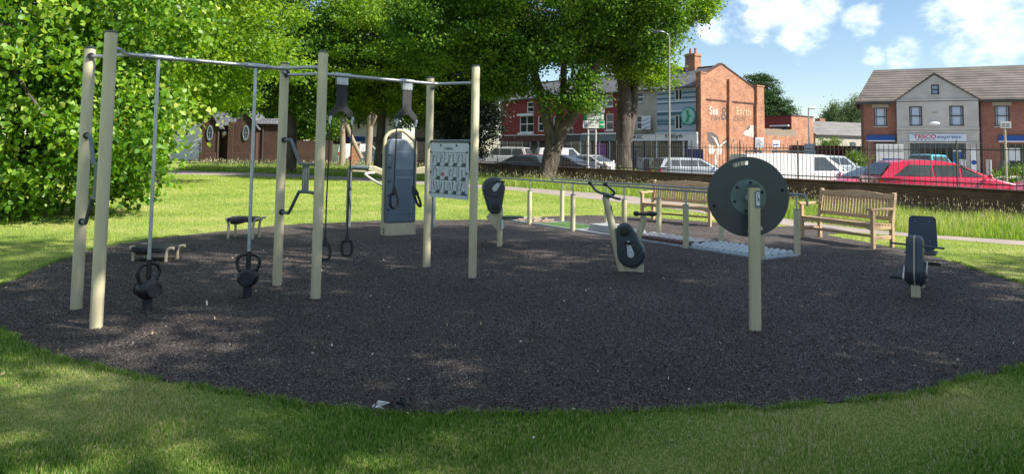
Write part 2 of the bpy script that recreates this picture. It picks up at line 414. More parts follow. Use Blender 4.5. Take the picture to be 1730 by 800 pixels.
def mulchmat():
    m, nt, b, out = newmat('bonded_mulch'); L = nt.links.new; N = nt.nodes.new
    tc = N('ShaderNodeTexCoord')
    vo = N('ShaderNodeTexVoronoi'); vo.inputs['Scale'].default_value = 115; L(tc.outputs['Object'], vo.inputs['Vector'])
    hs = N('ShaderNodeSeparateColor'); L(vo.outputs['Color'], hs.inputs[0])
    rp = N('ShaderNodeValToRGB'); e = rp.color_ramp.elements
    e[0].position = 0; e[0].color = (.015, .012, .012, 1); e[1].position = 1; e[1].color = (.36, .33, .31, 1)
    q = e.new(.6); q.color = (.055, .044, .039, 1); q = e.new(.93); q.color = (.15, .125, .11, 1)
    L(hs.outputs[0], rp.inputs[0])
    no = N('ShaderNodeTexNoise'); no.inputs['Scale'].default_value = .7; no.inputs['Detail'].default_value = 7; L(tc.outputs['Object'], no.inputs['Vector'])
    mr = N('ShaderNodeMapRange'); mr.inputs['From Min'].default_value = .3; mr.inputs['From Max'].default_value = .7; mr.inputs['To Min'].default_value = .75; mr.inputs['To Max'].default_value = 1.3
    L(no.outputs['Fac'], mr.inputs['Value'])
    mx = N('ShaderNodeMix'); mx.data_type = 'RGBA'; mx.blend_type = 'MULTIPLY'; mx.inputs[0].default_value = 1
    L(rp.outputs[0], mx.inputs[6]); L(mr.outputs[0], mx.inputs[7]); L(mx.outputs[2], b.inputs['Base Color'])
    b.inputs['Roughness'].default_value = .75; b.inputs['Specular IOR Level'].default_value = .35
    bu = N('ShaderNodeBump'); bu.inputs['Strength'].default_value = .8; bu.inputs['Distance'].default_value = .012
    L(vo.outputs['Distance'], bu.inputs['Height']); bu.invert = True; L(bu.outputs[0], b.inputs['Normal'])
    return m
M['lawn'] = lawnmat(); M['mulch'] = mulchmat()
gy = [(-700, -120), (700, -120), (700, 900), (-700, 900)]
sheet('ground', gy, 0, 'lawn')

pad_px = [(0, 484), (50, 461), (100, 441), (150, 424), (200, 413), (300, 399), (400, 389), (470, 381), (540, 378), (640, 373), (760, 372), (860, 371), (930, 366), (1000, 364), (1100, 368), (1180, 374),
          (1250, 380), (1320, 383), (1372, 381), (1440, 392), (1394, 397), (1455, 408), (1520, 420), (1565, 431), (1610, 443), (1677, 466), (1730, 481)]
pad = [G(*p) for p in pad_px] + [Vector((7.1, 8.1, 0)), Vector((6.9, 7.1, 0)), Vector((5.9, 6.3, 0))]
pad += [G(*p) for p in [(1730, 618), (1614, 645), (1564, 664), (1453, 678), (1363, 683), (1292, 691), (1200, 690), (1101, 696), (980, 700), (860, 700), (746, 699), (660, 699), (597, 694), (497, 681), (423, 668),
                        (348, 656), (270, 644), (199, 629), (124, 611), (65, 594), (0, 558)]] + [Vector((-5.3, 6.6, 0)), Vector((-6.05, 7.4, 0))]
def ragged(poly, step=.06, amp=.035, seed=3):
    r = random.Random(seed); out = []
    n = len(poly)
    for i in range(n):
        a, b = Vector(poly[i]), Vector(poly[(i + 1) % n]); L_ = (b - a).length; k = max(1, int(L_ / step))
        for j in range(k):
            p = a.lerp(b, j / k); out.append(Vector((p.x + r.uniform(-amp, amp), p.y + r.uniform(-amp, amp), 0)))
    return out
pad = ragged(pad, .08, .025)
sheet('ground_mulch', pad, .012, 'mulch', label='dark mulch surface of the exercise area')

far_e = [G(*p) for p in [(-200, 284), (100, 285), (300, 288), (500, 294), (700, 305), (870, 316), (1044, 329), (1188, 346), (1363, 375), (1470, 388), (1579, 397.5), (1730, 407)]] + [Vector((13, 13, 0)), Vector((24, 9.5, 0))]
near_e = [G(*p) for p in [(-200, 289), (100, 291), (300, 294), (500, 300), (700, 311), (870, 322), (1044, 341), (1188, 360), (1363, 386), (1470, 395), (1579, 403), (1730, 415)]] + [Vector((12.8, 11.9, 0)), Vector((24, 8.2, 0))]
path = far_e + near_e[::-1]
sheet('path', path, .006, 'pathm')

# park wall line
WO = Vector((13.0, 18.0, 0)); WD = Vector((-.4825, 1, 0)).normalized(); WN_ = Vector((-WD.y, WD.x, 0))     # WN_ points to the park side (left)
if WN_.x > 0: WN_ = -WN_
def WP(t, off=0): return WO + WD * t + WN_ * off
street = [WP(-40, -.3), WP(110, -.3), Vector((-60, 110, 0)), Vector((-60, 400, 0)), Vector((400, 400, 0)), Vector((400, -40, 0)), Vector((20, -40, 0))]
sheet('road', street, .004, 'asphalt')
# pavement by the wall, with kerb
mb = MB(); pv = [WP(-20, -.3), WP(95, -.3), WP(95, -2.0), WP(-20, -2.0)]
mb.add([(p.x, p.y, .115) for p in pv] + [(p.x, p.y, .0) for p in pv], [(0, 1, 2, 3), (2, 3, 7, 6)])
tag(mb.build('pavement', 'paving'), kind='structure')

# blades
M['grass'] = leafmat('grass_blades', [(.03, .09, .012), (.10, .21, .03), (.21, .31, .06), (.50, .47, .23)], .35, .6, .15)
M['meadow'] = leafmat('meadow_blades', [(.07, .16, .02), (.15, .28, .035), (.27, .38, .07), (.50, .46, .22)], .45, .5, .2)
def dry(X, Y):
    return .5 + .25 * np.sin(X * 1.3 + 1.7 * np.sin(Y * .9)) + .25 * np.sin(Y * 1.9 + 1.3 * np.sin(X * 1.1 + 2))
def blades(name, X, Y, h, w, mat, label, tintbase, z0=0.0, lean=.5, simple=False):
    n = len(X); a = rng.uniform(0, 2 * np.pi, n); la = rng.uniform(0, 2 * np.pi, n); ln = rng.uniform(0, lean, n) * h
    dx, dy = np.cos(a) * w / 2, np.sin(a) * w / 2; lx, ly = np.cos(la) * ln, np.sin(la) * ln
    Z = np.full(n, z0)
    if simple:
        V = np.stack([np.stack([X - dx, Y - dy, Z], 1), np.stack([X + dx, Y + dy, Z], 1), np.stack([X + lx, Y + ly, Z + h], 1)], 1)
        F = [(0, 1, 2)]
    else:
        V = np.stack([np.stack([X - dx, Y - dy, Z], 1), np.stack([X + dx, Y + dy, Z], 1),
                      np.stack([X + dx * .8 + lx * .35, Y + dy * .8 + ly * .35, Z + h * .6], 1), np.stack([X - dx * .8 + lx * .35, Y - dy * .8 + ly * .35, Z + h * .6], 1),
                      np.stack([X + lx, Y + ly, Z + h * .97], 1)], 1)
        F = [(0, 1, 2), (0, 2, 3), (3, 2, 4)]
    o = bigmesh(name, V, F, mat, np.clip(tintbase, 0, 1))
    return tag(o, label, kind='stuff')
def polar(n, r0, r1, amax=50, p=1.0):
    r = (r0 ** (2 - p) + rng.uniform(0, 1, n) * (r1 ** (2 - p) - r0 ** (2 - p))) ** (1 / (2 - p)); a = R(90) + rng.uniform(-R(amax), R(amax), n)
    return r * np.cos(a), r * np.sin(a)
padl = [(p.x, p.y) for p in pad]; pathl = [(p.x, p.y) for p in path]
# near lawn
X, Y = polar(520000, 2.9, 9.5, 50, 1.3)
k = ~inside(padl, X, Y); X, Y = X[k], Y[k]
d = dry(X, Y)
k = rng.uniform(0, 1, len(X)) > .25 * np.clip((d - .62) * 4, 0, 1); X, Y, d = X[k], Y[k], d[k]
hh = rng.uniform(.012, .036, len(X)) * (1 + .35 * np.sin(X * 5 + np.sin(Y * 7))) * (1.15 - .5 * d)
blades('grass', X, Y, hh, rng.uniform(.0035, .007, len(X)), 'grass', 'short mown grass in front of the exercise area', .34 + .55 * d ** 2 + rng.normal(0, .25, len(X)))
# fringe of longer grass at the mulch edge
E = np.array([(p.x, p.y) for p in pad]); idx = rng.integers(0, len(E), 60000); t = rng.uniform(0, 1, (60000, 1)); idx = np.where(np.sin(idx * .9) + np.sin(idx * .37) > -.6, idx, (idx * 7) % len(E))
Q = E[idx] * (1 - t) + E[(idx + 1) % len(E)] * t
ang = rng.uniform(0, 6.28, 60000); rr = np.abs(rng.normal(0, .035, 60000))
Q = Q + np.stack([np.cos(ang), np.sin(ang)], 1) * rr[:, None]
k = ~inside(padl, Q[:, 0], Q[:, 1]) | (rng.uniform(0, 1, 60000) < .12)
Q = Q[k]; Q = Q[Q[:, 1] < 13]
blades('grass_edge', Q[:, 0], Q[:, 1], rng.uniform(.015, .055, len(Q)), rng.uniform(.003, .006, len(Q)), 'grass', 'ragged longer grass along the mulch edge', rng.normal(.5, .22, len(Q)), lean=1.1)
# mid lawn
X, Y = polar(420000, 8, 45, 50, 1.0)
k = ~inside(padl, X, Y) & ~inside(pathl, X, Y); X, Y = X[k], Y[k]
sc = np.hypot(X, Y) / 12
meadow_poly = [(p.x, p.y) for p in far_e[2:]] + [(p.x, p.y) for p in [WP(-12, .1), WP(20, .1), WP(73, .1), AY(560, 262, 68), AY(345, 262, 68)]]
k = ~inside(meadow_poly, X, Y); X, Y, sc = X[k], Y[k], sc[k]
wl = (X - WO.x) * WN_.x + (Y - WO.y) * WN_.y; k = wl > .2; X, Y, sc = X[k], Y[k], sc[k]
M['grass_mid'] = leafmat('lawn_blades', [(.14, .23, .04), (.24, .34, .06), (.36, .45, .10), (.52, .50, .22)], .35, .7, .1)
blades('lawn_grass', X, Y, rng.uniform(.02, .045, len(X)) * sc ** .3, rng.uniform(.006, .011, len(X)) * sc, 'grass_mid', 'sunlit mown grass of the park lawn', .42 + .3 * dry(X * .5, Y * .5) + rng.normal(0, .15, len(X)), simple=True)
# meadow strip between the path and the wall
X, Y = polar(900000, 12, 85, 52, 1.3)
k = inside(meadow_poly, X, Y); X, Y = X[k], Y[k]
dr = np.hypot(X, Y)
clump = .75 + .3 * np.sin(X * 2.1 + np.sin(Y * 1.3) * 2) * np.sin(Y * 1.7)
# distance from the path edge: grass is lower there
blades('meadow_grass', X, Y, rng.uniform(.15, .42, len(X)) * clump, rng.uniform(.006, .012, len(X)) * (dr / 14), 'meadow', 'long unmown meadow grass between path and brick wall', .12 + .45 * clump + .2 * dry(X * .6, Y * .6) + rng.normal(0, .2, len(X)), lean=.6)
# seed heads
k = rng.uniform(0, 1, len(X)) < np.where(dr < 30, .05, .05); Xs, Ys = X[k][:16000], Y[k][:16000]
n = len(Xs); hs = rng.uniform(.3, .55, n); V = []
a = rng.uniform(0, 6.28, n); ww = rng.uniform(.004, .010, n) * np.hypot(Xs, Ys) / 18
lx, ly = rng.normal(0, .05, n), rng.normal(0, .05, n)
dx, dy = np.cos(a) * ww, np.sin(a) * ww
Zz = np.zeros(n)
V = np.stack([np.stack([Xs - .002, Ys, Zz], 1), np.stack([Xs + .004, Ys, Zz], 1), np.stack([Xs + lx, Ys + ly, hs], 1), np.stack([Xs + lx - dx, Ys + ly - dy, hs + .01], 1), np.stack([Xs + lx + dx, Ys + ly + dy, hs + .015], 1), np.stack([Xs + lx * 1.3, Ys + ly * 1.3, hs + ww * 7], 1)], 1)
M['seed'] = leafmat('seed_heads', [(.22, .20, .09), (.36, .33, .18), (.50, .47, .36)], .3, .7, .1)
tag(bigmesh('meadow_seed_heads', V, [(0, 1, 2), (2, 4, 3), (3, 4, 5)], 'seed', rng.uniform(0, 1, n)), 'pale seed heads standing above the meadow grass', kind='stuff')

# mulch chips and fallen bits on the pad
M['chip'] = leafmat('mulch_chips', [(.012, .010, .010), (.046, .037, .033), (.11, .09, .078), (.40, .33, .27)], 0, .7, .3)
X, Y = polar(480000, 3.6, 13, 52, 1.35); k = inside(padl, X, Y); X, Y = X[k], Y[k]; n = len(X)
def chips(X, Y, smin, smax, z, flat=.35):
    n = len(X); a = rng.uniform(0, 6.28, n); l = rng.uniform(smin, smax, n); w = l * rng.uniform(.3, .6, n); ti = rng.normal(0, flat, n) * l; tj = rng.normal(0, flat, n) * w
    ca, sa = np.cos(a), np.sin(a)
    P = []
    for u, v, s1, s2 in ((-.5, -.5, -1, -1), (.5, -.5, 1, -1), (.5, .5, 1, 1), (-.5, .5, -1, 1)):
        P.append(np.stack([X + ca * l * u - sa * w * v, Y + sa * l * u + ca * w * v, z + np.abs(ti) + np.abs(tj) + s1 * ti + s2 * tj], 1))
    return np.stack(P, 1)
tag(bigmesh('mulch_chips', chips(X, Y, .005, .012, .0125, .3), [(0, 1, 2, 3)], 'chip', np.clip(rng.beta(1.6, 3.2, n), 0, 1)), 'loose dark mulch chips covering the exercise area', kind='stuff')
M['bits'] = leafmat('fallen_bits', [(.30, .22, .14), (.50, .42, .30), (.65, .62, .55)], .2, .7, .2)
X, Y = polar(1100, 3.3, 17, 50, .9); k = inside(padl, X, Y) | (rng.uniform(0, 1, len(X)) < .25); X, Y = X[k], Y[k]
zz = np.where(inside(padl, X, Y), .02, .045)
tag(bigmesh('fallen_petals', chips(X, Y, .008, .026, zz, .25), [(0, 1, 2, 3)], 'bits', rng.uniform(0, 1, len(X))), 'scattered pale fallen petals and twig bits on mulch and grass', kind='stuff')

# ================================================================ TREES
def rotframes(n, up=.0, rg=None):
    rg = rg or rng
    nx = rg.normal(0, 1, (n, 3)); nx[:, 2] = nx[:, 2] + up; nx /= np.linalg.norm(nx, axis=1)[:, None] + 1e-9
    t = rg.normal(0, 1, (n, 3)); t -= nx * (t * nx).sum(1)[:, None]; t /= np.linalg.norm(t, axis=1)[:, None] + 1e-9
    return nx, t, np.cross(nx, t)
def leaves(name, C, size, mat, parent, shape='quad', up=.8, tint=None, droop=0):
    n = len(C); N_, T, B = rotframes(n, up)
    if droop:
        T = T - np.array([0, 0, droop]); T /= np.linalg.norm(T, axis=1)[:, None]
        N_ = N_ - T * (N_ * T).sum(1)[:, None]; N_ /= np.linalg.norm(N_, axis=1)[:, None]; B = np.cross(N_, T)
    s = size[:, None]
    if shape == 'heart':
        pts = [(0, 0, 0), (.42, .12, .08), (.46, .5, .10), (0, 1.05, -.05), (-.46, .5, .10), (-.42, .12, .08)]
        F = [(0, 1, 2, 3), (0, 3, 4, 5)]
    else:
        pts = [(0, 0, 0), (.38, .5, .08), (0, 1, 0), (-.38, .5, .08)]
        F = [(0, 1, 2, 3)]
    V = np.stack([C + B * (a * s) + T * (b * s) + N_ * (c * s) for a, b, c in pts], 1)
    return bigmesh(name, V, F, mat, tint if tint is not None else rng.uniform(0, 1, n), parent)
def crown_points(blobs, n_clump, per, cr, squash=.55, shell=.55, seed=0, keep=None):
    """leaf positions: clumps spread through the outer part of ellipsoid blobs"""
    rg = np.random.default_rng(seed)
    vol = np.array([b[3] * b[4] * b[5] for b in blobs]) ** (2 / 3); pr = vol / vol.sum()
    which = rg.choice(len(blobs), n_clump, p=pr); B = np.array(blobs)[which]
    d = rg.normal(0, 1, (n_clump, 3)); d /= np.linalg.norm(d, axis=1)[:, None]
    r = shell + (1 - shell) * rg.uniform(0, 1, n_clump) ** .6 + rg.normal(0, .05, n_clump)
    C = B[:, :3] + d * r[:, None] * B[:, 3:6]
    if keep is not None: C = C[keep(C)]
    cl = cr * rg.uniform(.6, 1.35, len(C)); 
    ct = rg.normal(0, .16, len(C))
    i = np.repeat(np.arange(len(C)), per)
    off = rg.normal(0, .5, (len(i), 3)) * cl[i][:, None]; off[:, 2] *= squash
    dd = np.linalg.norm(off, axis=1)
    return C, C[i] + off, np.clip(.45 + ct[i] + rg.normal(0, .16, len(i)), 0, 1)
def limb(mb, a, b, r0, r1, seg=8, wob=.06, rg=random):
    a, b = Vector(a), Vector(b); L_ = (b - a).length; P = []; rs = []
    n = 6
    for i in range(n + 1):
        t = i / n; p = a.lerp(b, t)
        if 0 < i < n: p += Vector((rg.uniform(-1, 1), rg.uniform(-1, 1), rg.uniform(-.5, .5) + math.sin(t * math.pi) * 1.5)) * L_ * wob
        P.append(p); rs.append(r0 + (r1 - r0) * t)
    mb.tube(smoothpath(P, 2), [r0 + (r1 - r0) * i / (2 * n) for i in range(2 * n + 1)], seg)
def tree(name, label, base, trunks, blobs, n_clump, per, cr, leaf, mat, seed=1, group=None, bark='bark', up=.8, shape='quad', limbs=10, cat='tree', keep=None, shell=.5, squash=.55, droop=0):
    """trunks: list of [(x,y,z,r) ...] polylines relative to base; blobs relative to base too"""
    rg = random.Random(seed)
    t = thing(name, label, cat, base, 0, group)
    mb = MB()
    for tr in trunks:
        P = smoothpath([q[:3] for q in tr], 4); rr_ = []
        for i in range(len(tr) - 1):
            for j in range(4): rr_.append((tr[i][3] * (1 - j / 4) + tr[i + 1][3] * j / 4) * rg.uniform(.94, 1.06))
        rr_.append(tr[-1][3])
        mb.tube(P, rr_, 14)
    C, Pn, tint = crown_points(blobs, n_clump, per, cr, squash, shell, seed, keep)
    tops = [tr[-1] for tr in trunks]
    for i in range(limbs):
        c = C[rg.randrange(len(C))]; tr = rg.choice(trunks); q = tr[-1] if rg.random() < .6 or len(tr) < 3 else tr[-2]
        limb(mb, q[:3], c, q[3] * .55, .03, 7, .05, rg)
    mb.build('trunk', bark, t, smooth=True)
    size = np.random.default_rng(seed).uniform(.7, 1.3, len(Pn)) * leaf
    leaves('crown', Pn, size, mat, t, shape, up, tint, droop)
    return t
M['leaf_lime'] = leafmat('lime_leaves', [(.025, .08, .008), (.085, .21, .016), (.20, .36, .035), (.46, .53, .12)], .42, .42, .4)
M['leaf_mid'] = leafmat('mid_green_leaves', [(.022, .07, .01), (.06, .15, .018), (.12, .23, .028), (.24, .35, .05)], .42, .5, .3)
M['leaf_bright'] = leafmat('fresh_green_leaves', [(.05, .13, .012), (.13, .25, .022), (.22, .36, .04), (.36, .48, .08)], .5, .5, .3)
M['leaf_dark'] = leafmat('dark_leaves', [(.010, .018, .010), (.02, .032, .016), (.04, .055, .028), (.17, .18, .11)], .15, .4, .4)
M['leaf_cedar'] = leafmat('conifer_leaves', [(.02, .05, .015), (.04, .09, .025), (.08, .15, .04)], .2, .6, .2)
M['leaf_willow'] = leafmat('willow_leaves', [(.06, .10, .04), (.10, .16, .06), (.16, .22, .09)], .35, .6, .2)

# big low-branching lime tree at the left
tree('lime_tree', 'large lime tree sweeping to the ground behind the leftmost posts', (-12.1, 15.7, 0),
     [[(0, 0, 0, .38), (.1, 0, 1.5, .33), (.1, .1, 3.5, .26), (0, 0, 6, .15)]],
     [(0, 0, 3.2, 4.3, 3.7, 3.3), (.3, .2, 5.2, 4.6, 4.2, 3.2), (1.6, .4, 1.8, 3.0, 2.6, 1.8), (-.5, 0, 8, 3.2, 3.2, 2.4), (-2.5, -1.2, 1.6, 3, 2.6, 1.7)], 1750, 78, .50, .108, 'leaf_lime', seed=5, shape='heart', up=.5, limbs=26, shell=.62, squash=.8, droop=.7,
     keep=lambda C: C[:, 2] > .15)
# tall trees behind it
tree('broadleaf_tree', 'tall pale green tree right behind the big lime tree', (-15.5, 31, 0), [[(0, 0, 0, .4), (0, 0, 4, .32), (.3, 0, 8, .2)]],
     [(.5, 0, 7.8, 5.5, 4.5, 4.2), (3.0, 0, 5.2, 3.6, 3, 2.0), (0, 0, 12, 4, 4, 3)], 420, 150, .85, .16, 'leaf_bright', seed=6)
b490 = G(490, 293)
tree('broadleaf_tree', 'dark shady tree with thick trunk between second pair of posts and brick lodge', b490, [[(0, 0, 0, .42), (0, 0, 2.5, .34), (-.2, 0, 5.5, .28), (-.6, .2, 9, .16)], [(0, 0, 4.5, .2), (1.0, .3, 7, .16), (2, .5, 10, .1)]],
     [(-.5, 0, 9, 6.5, 5, 5.0), (3.0, 1, 7.2, 4.5, 4, 3.3), (-4.0, 0, 8.5, 4.2, 4, 4.0), (0, 0, 5.4, 4.5, 3.5, 1.6)], 640, 170, .95, .18, 'leaf_mid', seed=7, limbs=16)
tree('broadleaf_tree', 'bright green tree with low hanging sprays seen between the strap trainers', AY(640, 255, 46).xy.to_3d(), [[(0, 0, 0, .34), (.1, 0, 3, .28), (0, .2, 7, .16)]],
     [(0, 0, 8, 4.6, 4, 4.0), (2.6, -.5, 6.0, 3.0, 2.6, 2.3), (-1.6, -.5, 5.6, 2.6, 2.4, 1.6), (3.4, -.5, 9.2, 3.4, 3, 3)], 400, 170, .85, .16, 'leaf_bright', seed=8, limbs=10)
# fine old tree with forked trunk beside the meadow
b925 = Vector((1.75, 38, 0))
tree('plane_tree', 'big tree with forked trunk standing in the meadow left of the road sign', b925,
     [[(0, 0, 0, .52), (.2, 0, 1.0, .38), (.35, 0, 2.3, .30), (.0, 0, 3.6, .27), (-.35, 0, 5.0, .24), (-.8, 0, 6.8, .2), (-1, .3, 9.5, .12)],
      [(.1, 0, .1, .44), (.45, 0, 1.2, .37), (.85, 0, 2.5, .32), (1.45, 0, 3.5, .30), (2.2, .1, 4.9, .27), (2.9, .3, 7, .2), (3.4, .5, 10, .12)],
      [(.55, 0, 2.3, .22), (.95, .1, 4.4, .2), (1.0, .1, 6.5, .16), (1.1, .2, 9, .1)]],
     [(0.6, 0, 10.5, 7.4, 5.5, 4.0), (-4.6, -.5, 8.2, 3.8, 3.6, 2.6), (-2.6, -.5, 6.6, 2.2, 2, 1.5), (-2.2, -.3, 5.4, 1.7, 1.5, 1.0), (5.0, 0, 8.4, 2.5, 2.6, 1.9), (1.9, -1.2, 4.9, .85, .9, 1.3), (-.4, -1.8, 7.0, 2.6, 1.6, 1.1), (-2.4, -.8, 6.4, 2.0, 2.0, 1.2), (.2, -1, 4.2, .5, .5, .7)], 880, 180, .80, .16, 'leaf_mid', seed=9, limbs=22)
tree('plane_tree', 'knobbly tree with burred trunk between road sign and street lamp', Vector((6.45, 41, 0)),
     [[(0, 0, 0, .62), (0, 0, .6, .48), (-.05, 0, 1.7, .45), (.0, 0, 3.4, .44), (.0, 0, 5.2, .38), (-.3, 0, 7.2, .25)], [(.15, 0, 2.2, .3), (.55, .1, 4.2, .22), (.7, .1, 6.6, .15)]],
     [(-.1, 0, 9.0, 3.2, 3.0, 3.4), (1.2, 0, 6.8, 1.8, 2, 1.5), (2.9, -.3, 10.6, 2.6, 2.2, 1.5), (-2, 0, 8.2, 2.2, 2, 2), (0, -.2, .3, .7, .6, .4), (4.0, -.3, 9.6, .9, .9, .6)], 330, 165, .75, .155, 'leaf_bright', seed=10, limbs=10)
tree('copper_tree', 'dark leaved tree with pale blossom behind the exercise instruction board', AY(792, 262, 47).xy.to_3d(), [[(0, 0, 0, .3), (0, 0, 2, .25), (0, 0, 5, .15)]],
     [(0, 0, 4.2, 2.3, 2.2, 3.3), (-.4, 0, 6.6, 1.9, 1.9, 1.8)], 420, 110, .65, .13, 'leaf_dark', seed=11, limbs=8, keep=lambda C: C[:, 2] > .9)
# a fallen-looking pale leaning limb and thin stems by the brick pier
tree('young_tree', 'slim young tree with pale forked stems beside the brick gate pier', AY(578, 265, 62).xy.to_3d(), [[(0, 0, 0, .28), (0, 0, 3, .24), (-.2, 0, 6.5, .2)], [(1.7, 0, .8, .18), (.6, 0, 3.0, .18), (-.3, 0, 5.2, .16)], [(2.2, .2, 0, .3), (2.3, .2, 3.4, .28), (2.4, 0, 7, .2)]],
     [(0, 0, 8.2, 3.2, 3, 2.2), (3.0, 0, 8.8, 2.6, 2.5, 2.4)], 220, 90, .95, .2, 'leaf_bright', seed=12, limbs=6, bark='timber')
# beyond the shops
bC = AY(1293, 262, 92)
tree('conifer_tree', 'dark conifer rising behind the gabled brick shop', (bC.x, bC.y, 0), [[(0, 0, 0, .4), (0, 0, 7, .25), (0, 0, 11, .1)]],
     [(-.8, 0, 8.0, 2.9, 2.6, 4.2), (1.2, 0, 6.8, 2.6, 2, 2.6), (3.0, 0, 6.1, 1.4, 1.2, .8)], 520, 110, .75, .17, 'leaf_cedar', seed=13, squash=.35)
bW = AY(1428, 262, 115)
tree('willow_tree', 'hazy grey green willow beyond the old warehouse', (bW.x, bW.y, 0), [[(0, 0, 0, .4), (0, 0, 5, .3), (0, 0, 9, .15)]],
     [(-1.0, 0, 6.5, 2.6, 2, 3.8), (1.8, 0, 6.8, 2.4, 2, 4.2), (-2.6, 0, 5.4, 1.4, 1.4, 3.2)], 420, 110, .75, .18, 'leaf_willow', seed=14, squash=1.3, droop=1.2)
# trees filling the far left
for i, (px, Y, h, r_, mt, lab) in enumerate([(505, 80, 9, 4.2, 'leaf_mid', 'low dark tree filling the gap right of the brick lodge'), (225, 62, 12, 6.0, 'leaf_mid', 'tall tree half hidden behind the big lime tree'), (395, 84, 14, 7.0, 'leaf_bright', 'tall tree behind the roof of the brick lodge'),
                                              (560, 90, 15, 7.0, 'leaf_mid', 'far tree above the pale houses left of the blue training panel'), (740, 88, 14, 6.5, 'leaf_mid', 'far tree between the forked tree and the pale houses')]):
    b = AY(px, 262, Y)
    tree('broadleaf_tree', lab, (b.x, b.y, 0), [[(0, 0, 0, .45), (0, 0, 4, .35), (0, 0, 9, .2)]], [(0, 0, h * .68, r_, r_ * .8, h * .36), (r_ * .5, 0, h * .52, r_ * .6, r_ * .6, h * .2), (-r_ * .5, 0, h * .5, r_ * .6, r_ * .6, h * .2)], 480, 110, 1.3, .26, mt, seed=20 + i, limbs=8)

# park trees to the right of and behind the viewer, which shade the exercise area
shade_spots = [(12.4, 2.9, 1.3, 1.4), (16.6, 2.7, 1.22, 5.2), (8.9, -3.6, 1.2, 1.1), (24.2, .2, 1.2, 3.0), (11.4, 4.6, 1.3, 5.1)]
labs = ['parkland tree right of the viewer, level with the near mulch edge', 'parkland tree right of the picture, level with the recumbent cycle',
        'smallest parkland tree, behind the viewer on the right', 'parkland tree farthest right, outside the picture', 'parkland tree right of the big disc, outside the picture']
protos = []
for nc, pr, cr_, sd in ((44, 300, .85, 31), (22, 300, .85, 33)):
  protos.append(tree('shade_tree', labs[0], (0, 0, 0), [[(0, 0, 0, .34), (0, 0, 3, .27), (.2, 0, 6, .22), (0, 0, 9, .13)]],
             [(0, 0, 9.2, 4.8, 4.8, 3.0), (2.4, 1.4, 8.0, 2.8, 2.6, 1.8), (-2.4, -1.6, 8.2, 2.8, 2.6, 1.9)], nc, pr, cr_, .19, 'leaf_mid', seed=sd, limbs=12, group='park trees beside and behind the viewer'))
for i, (x, y, s_, a) in enumerate(shade_spots):
    k_ = 1 if i == 2 else 0; o = protos[k_] if i in (0, 2) else copy_tree(protos[k_])
    o.location = (x, y, 0); o.rotation_euler = (0, 0, a); o.scale = (s_, s_, s_); o['label'] = labs[i]
# ================================================================ WALL AND RAILINGS
def on_line(t0, t1): return (t1 - t0)
wrz = math.atan2(WD.y, WD.x)
wl_o = WP(-12)
wt = thing('brick_wall', 'low dark brick park wall behind the long grass', 'wall', (wl_o.x, wl_o.y, 0), wrz)
LW = 86.0
mb = MB(); mb.box(0, LW, -.15, .15, 0, .74); mb.build('wall_body', 'bwall', wt)
mb = MB(); x = 0
r_ = random.Random(4)
while x < LW:
    l = .9; mb.box(x + .004, min(LW, x + l) - .004, -.19, .19, .742, .80 + r_.uniform(-.004, .004)); x += l
mb.build('coping', 'bbrown', wt, bevel=.015)
mb = MB()
for x in (.3, 21, 43, 64, 85.7): mb.box(x - .25, x + .25, -.27, .27, 0, .86)
mb.build('pier', 'bwall', wt, bevel=.02)
ft = thing('iron_fence', 'tall black iron railings with pointed bars on the low brick wall', 'fence', (wl_o.x, wl_o.y, .8), wrz)
def ftop(x): return 1.20 + .35 * min(1, max(0, (x - 15) / 45))
x = .1
while x < LW - 2.8:
    h = ftop(x); mb = MB(); n = 17
    for i in range(n):
        bx = x + .08 + i * .162 + r_.uniform(-.004, .004); hh = h + r_.uniform(-.01, .01)
        mb.box(bx - .0065, bx + .0065, -.0065, .0065, -.02, hh - .06)
        mb.add([(bx - .0065, -.0065, hh - .06), (bx + .0065, -.0065, hh - .06), (bx + .0065, .0065, hh - .06), (bx - .0065, .0065, hh - .06), (bx, 0, hh)], [(0, 1, 4), (1, 2, 4), (2, 3, 4), (3, 0, 4)])
    mb.build('railing_panel', 'iron', ft)
    mb = MB(); mb.box(x, x + 2.75, -.022, -.0095, h - .20, h - .175); mb.box(x, x + 2.75, -.022, -.0095, .09, .125); mb.build('rail', 'iron', ft)
    mb = MB(); mb.box(x - .017, x + .013, -.055, -.0235, -.02, h + .04); mb.ball((x - .002, -.04, h + .06), .022, 8, 6); mb.build('post', 'iron', ft)
    x += 2.75
# timber stump post in front of wall
g = G(1026, 318)
tb = thing('timber_post', 'short leaning weathered post in the long grass before the wall', 'post', AY(1025, 290, 36).xy.to_3d())
mb = MB(); mb.tube([(0, 0, 0), (.03, 0, .5), (-.02, 0, .95), (-.16, 0, 1.12)], [.11, .11, .10, .07], 10); mb.build('post_shaft', 'timber', tb)

